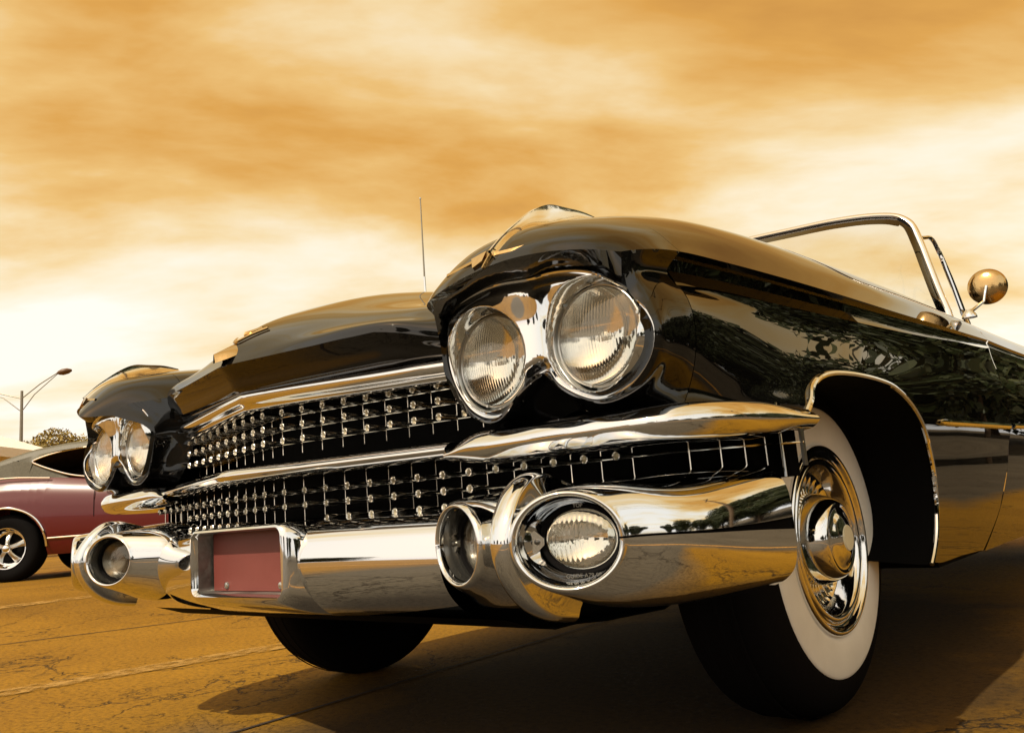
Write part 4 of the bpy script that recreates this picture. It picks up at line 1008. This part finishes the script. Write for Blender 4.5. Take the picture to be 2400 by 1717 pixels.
def leafmesh(name, n, rx, rz, m, seed, size=.12, lobes=9):
    r_ = np.random.default_rng(seed); mb_ = MB()
    cs = [(r_.normal(0, rx*.42), r_.normal(0, rx*.42), r_.uniform(-.55, .6)*rz, r_.uniform(.35, .62)*rx) for _ in range(lobes)]
    for i in range(n):
        cx, cy, cz, cr0 = cs[i % lobes]
        d = r_.normal(size=3); d /= np.linalg.norm(d); rr0 = cr0*(r_.uniform(.35, 1.08))**.6
        p = np.array([cx, cy, cz])+d*rr0*np.array([1, 1, .8])
        a = r_.normal(size=3); a /= np.linalg.norm(a); b = np.cross(a, r_.normal(size=3)); b /= np.linalg.norm(b)
        s = size*r_.uniform(.6, 1.4); k = len(mb_.V)
        mb_.V += [tuple(p-a*s), tuple(p+b*s*.5), tuple(p+a*s), tuple(p-b*s*.5)]; mb_.F.append((k, k+1, k+2, k+3))
    me = bpy.data.meshes.new(name); me.from_pydata(mb_.V, [], mb_.F); me.materials.append(M[m]); return me
crowns = [leafmesh('crown', 13000, 3.0, 3.0, 'leaf', 11, .15), leafmesh('crown', 13000, 3.2, 2.7, 'leaf', 12, .15, 12)]
crown_g = [leafmesh('crown', 15000, 2.6, 2.4, 'leaf_gold', 21, .085), leafmesh('crown', 15000, 2.8, 2.0, 'leaf_gold', 22, .085, 12)]
def trunkmesh():
    mb_ = MB(); mb_.tube([(0, 0, 0), (.05, .02, 1.2), (-.04, .05, 2.6), (.05, 0, 4.2)], [.24, .18, .14, .07], 10)
    for a in range(5):
        t = a*1.257; mb_.tube([(0, .03, 1.8+.25*a), (math.cos(t)*.8, math.sin(t)*.8, 2.9+.2*a), (math.cos(t)*1.7, math.sin(t)*1.7, 4.0+.2*a)], [.09, .06, .025], 7)
    return mb_.mesh('trunk', 'bark')
TM = trunkmesh()
def tree(x, y, s, cm, label, group, rot=0, name='tree'):
    z = gz(x, y); t = thing(name, label, 'tree', (x, y, z), group); t.scale = (s, s, s); t.rotation_euler = (0, 0, rot)
    a = bpy.data.objects.new('trunk', TM); COL.objects.link(a); a.parent = t
    b = bpy.data.objects.new('crown', cm); COL.objects.link(b); b.parent = t; b.location = (0, 0, 4.3 if cm in crown_g else 2.9)
    return t
# visible in the distance at the left
for k, (x, y, s, r, lb) in enumerate([(-64.5, 19.8, 1.30, 0, 'rounded olive tree left of the street lamp pole'), (-63.2, 22.4, 1.24, 1.0, 'lower olive tree right of the street lamp pole'), (-66.5, 17.0, .85, 2.0, 'small olive tree at the far left edge behind the canopy'), (-60.5, 25.2, 1.25, 3.0, 'olive tree just left of the far headlight')]):
    tree(x, y, s, crown_g[k % 2], lb, 'distant olive trees', r)
for k, (x, y, s) in enumerate([(-30, 22, .55), (-27, 25.5, .6)]):
    tree(x, y, s, crowns[k % 2], 'green bushy tree glimpsed through the coupe window' if k == 0 else 'second green tree hidden further right behind the far headlight', 'green trees behind the coupe', k)
# the tree line beyond the right side of the lot (the car's flank mirrors it)
for k, (x, y, s) in enumerate([(15, -14, .8), (17, -9, .62), (19, -4, .7), (16.5, .5, .8), (17, 5, .75), (17, 10, .95), (16.5, 16, 1.3), (15.5, 23, 1.9), (15.5, 31, 2.5), (15, 40, 2.7), (15, 51, 2.9), (14, 63, 3.0), (11, 76, 3.0), (22, 13, 1.7), (21, 20, 2.2), (22, 27, 2.4), (13.8, 13, .72), (13.5, 19.5, 1.0), (13, 27, 1.25), (13, 35.5, 1.5), (13, 45, 1.6), (15.5, 7.5, .6), (26, -24, .9), (8, -34, 1.0), (-8, -38, .9), (-24, -36, 1.1), (-36, -28, 1.0)]):
    tree(x, y, s, crowns[k % 2], 'green tree standing outside the view, mirrored in the flank of the black convertible', 'trees around the car park', k*1.3)

# overhead wires on the right side of the lot (the flank and the bumper mirror them)
for k, (x, y) in enumerate([(9.5, -24), (9.0, 6), (8.5, 36)]):
    p = thing('utility_pole', ['wooden utility pole behind the camera position', 'wooden utility pole right of the black convertible', 'wooden utility pole far down the right side of the lot'][k], 'utility pole', (x, y, 0), 'utility poles')
    MB().tube([(x, y, -.1), (x, y, 9.2)], [.15, .10], 10).obj('pole', 'bark', p)
    MB().box((x, y, 8.6), (.9, .06, .06)).obj('crossarm', 'bark', p)
for k, (dx, h) in enumerate([(-.85, 8.72), (.85, 8.72), (0, 7.3)]):
    pts = []
    for (x0, y0), (x1, y1) in (((9.5, -24), (9.0, 6)), ((9.0, 6), (8.5, 36))):
        for t in np.linspace(0, 1, 16)[(0 if not pts else 1):]: pts.append((x0+(x1-x0)*t+dx, y0+(y1-y0)*t, h-3.2*t*(1-t)))
    tag(MB().tube(pts, .016, 5).obj('overhead_wire', 'rubber'), ['black overhead wire on the near end of the pole crossarms', 'black overhead wire on the far end of the pole crossarms', 'lower black overhead cable under the pole crossarms'][k], 'wire', 'overhead wires')
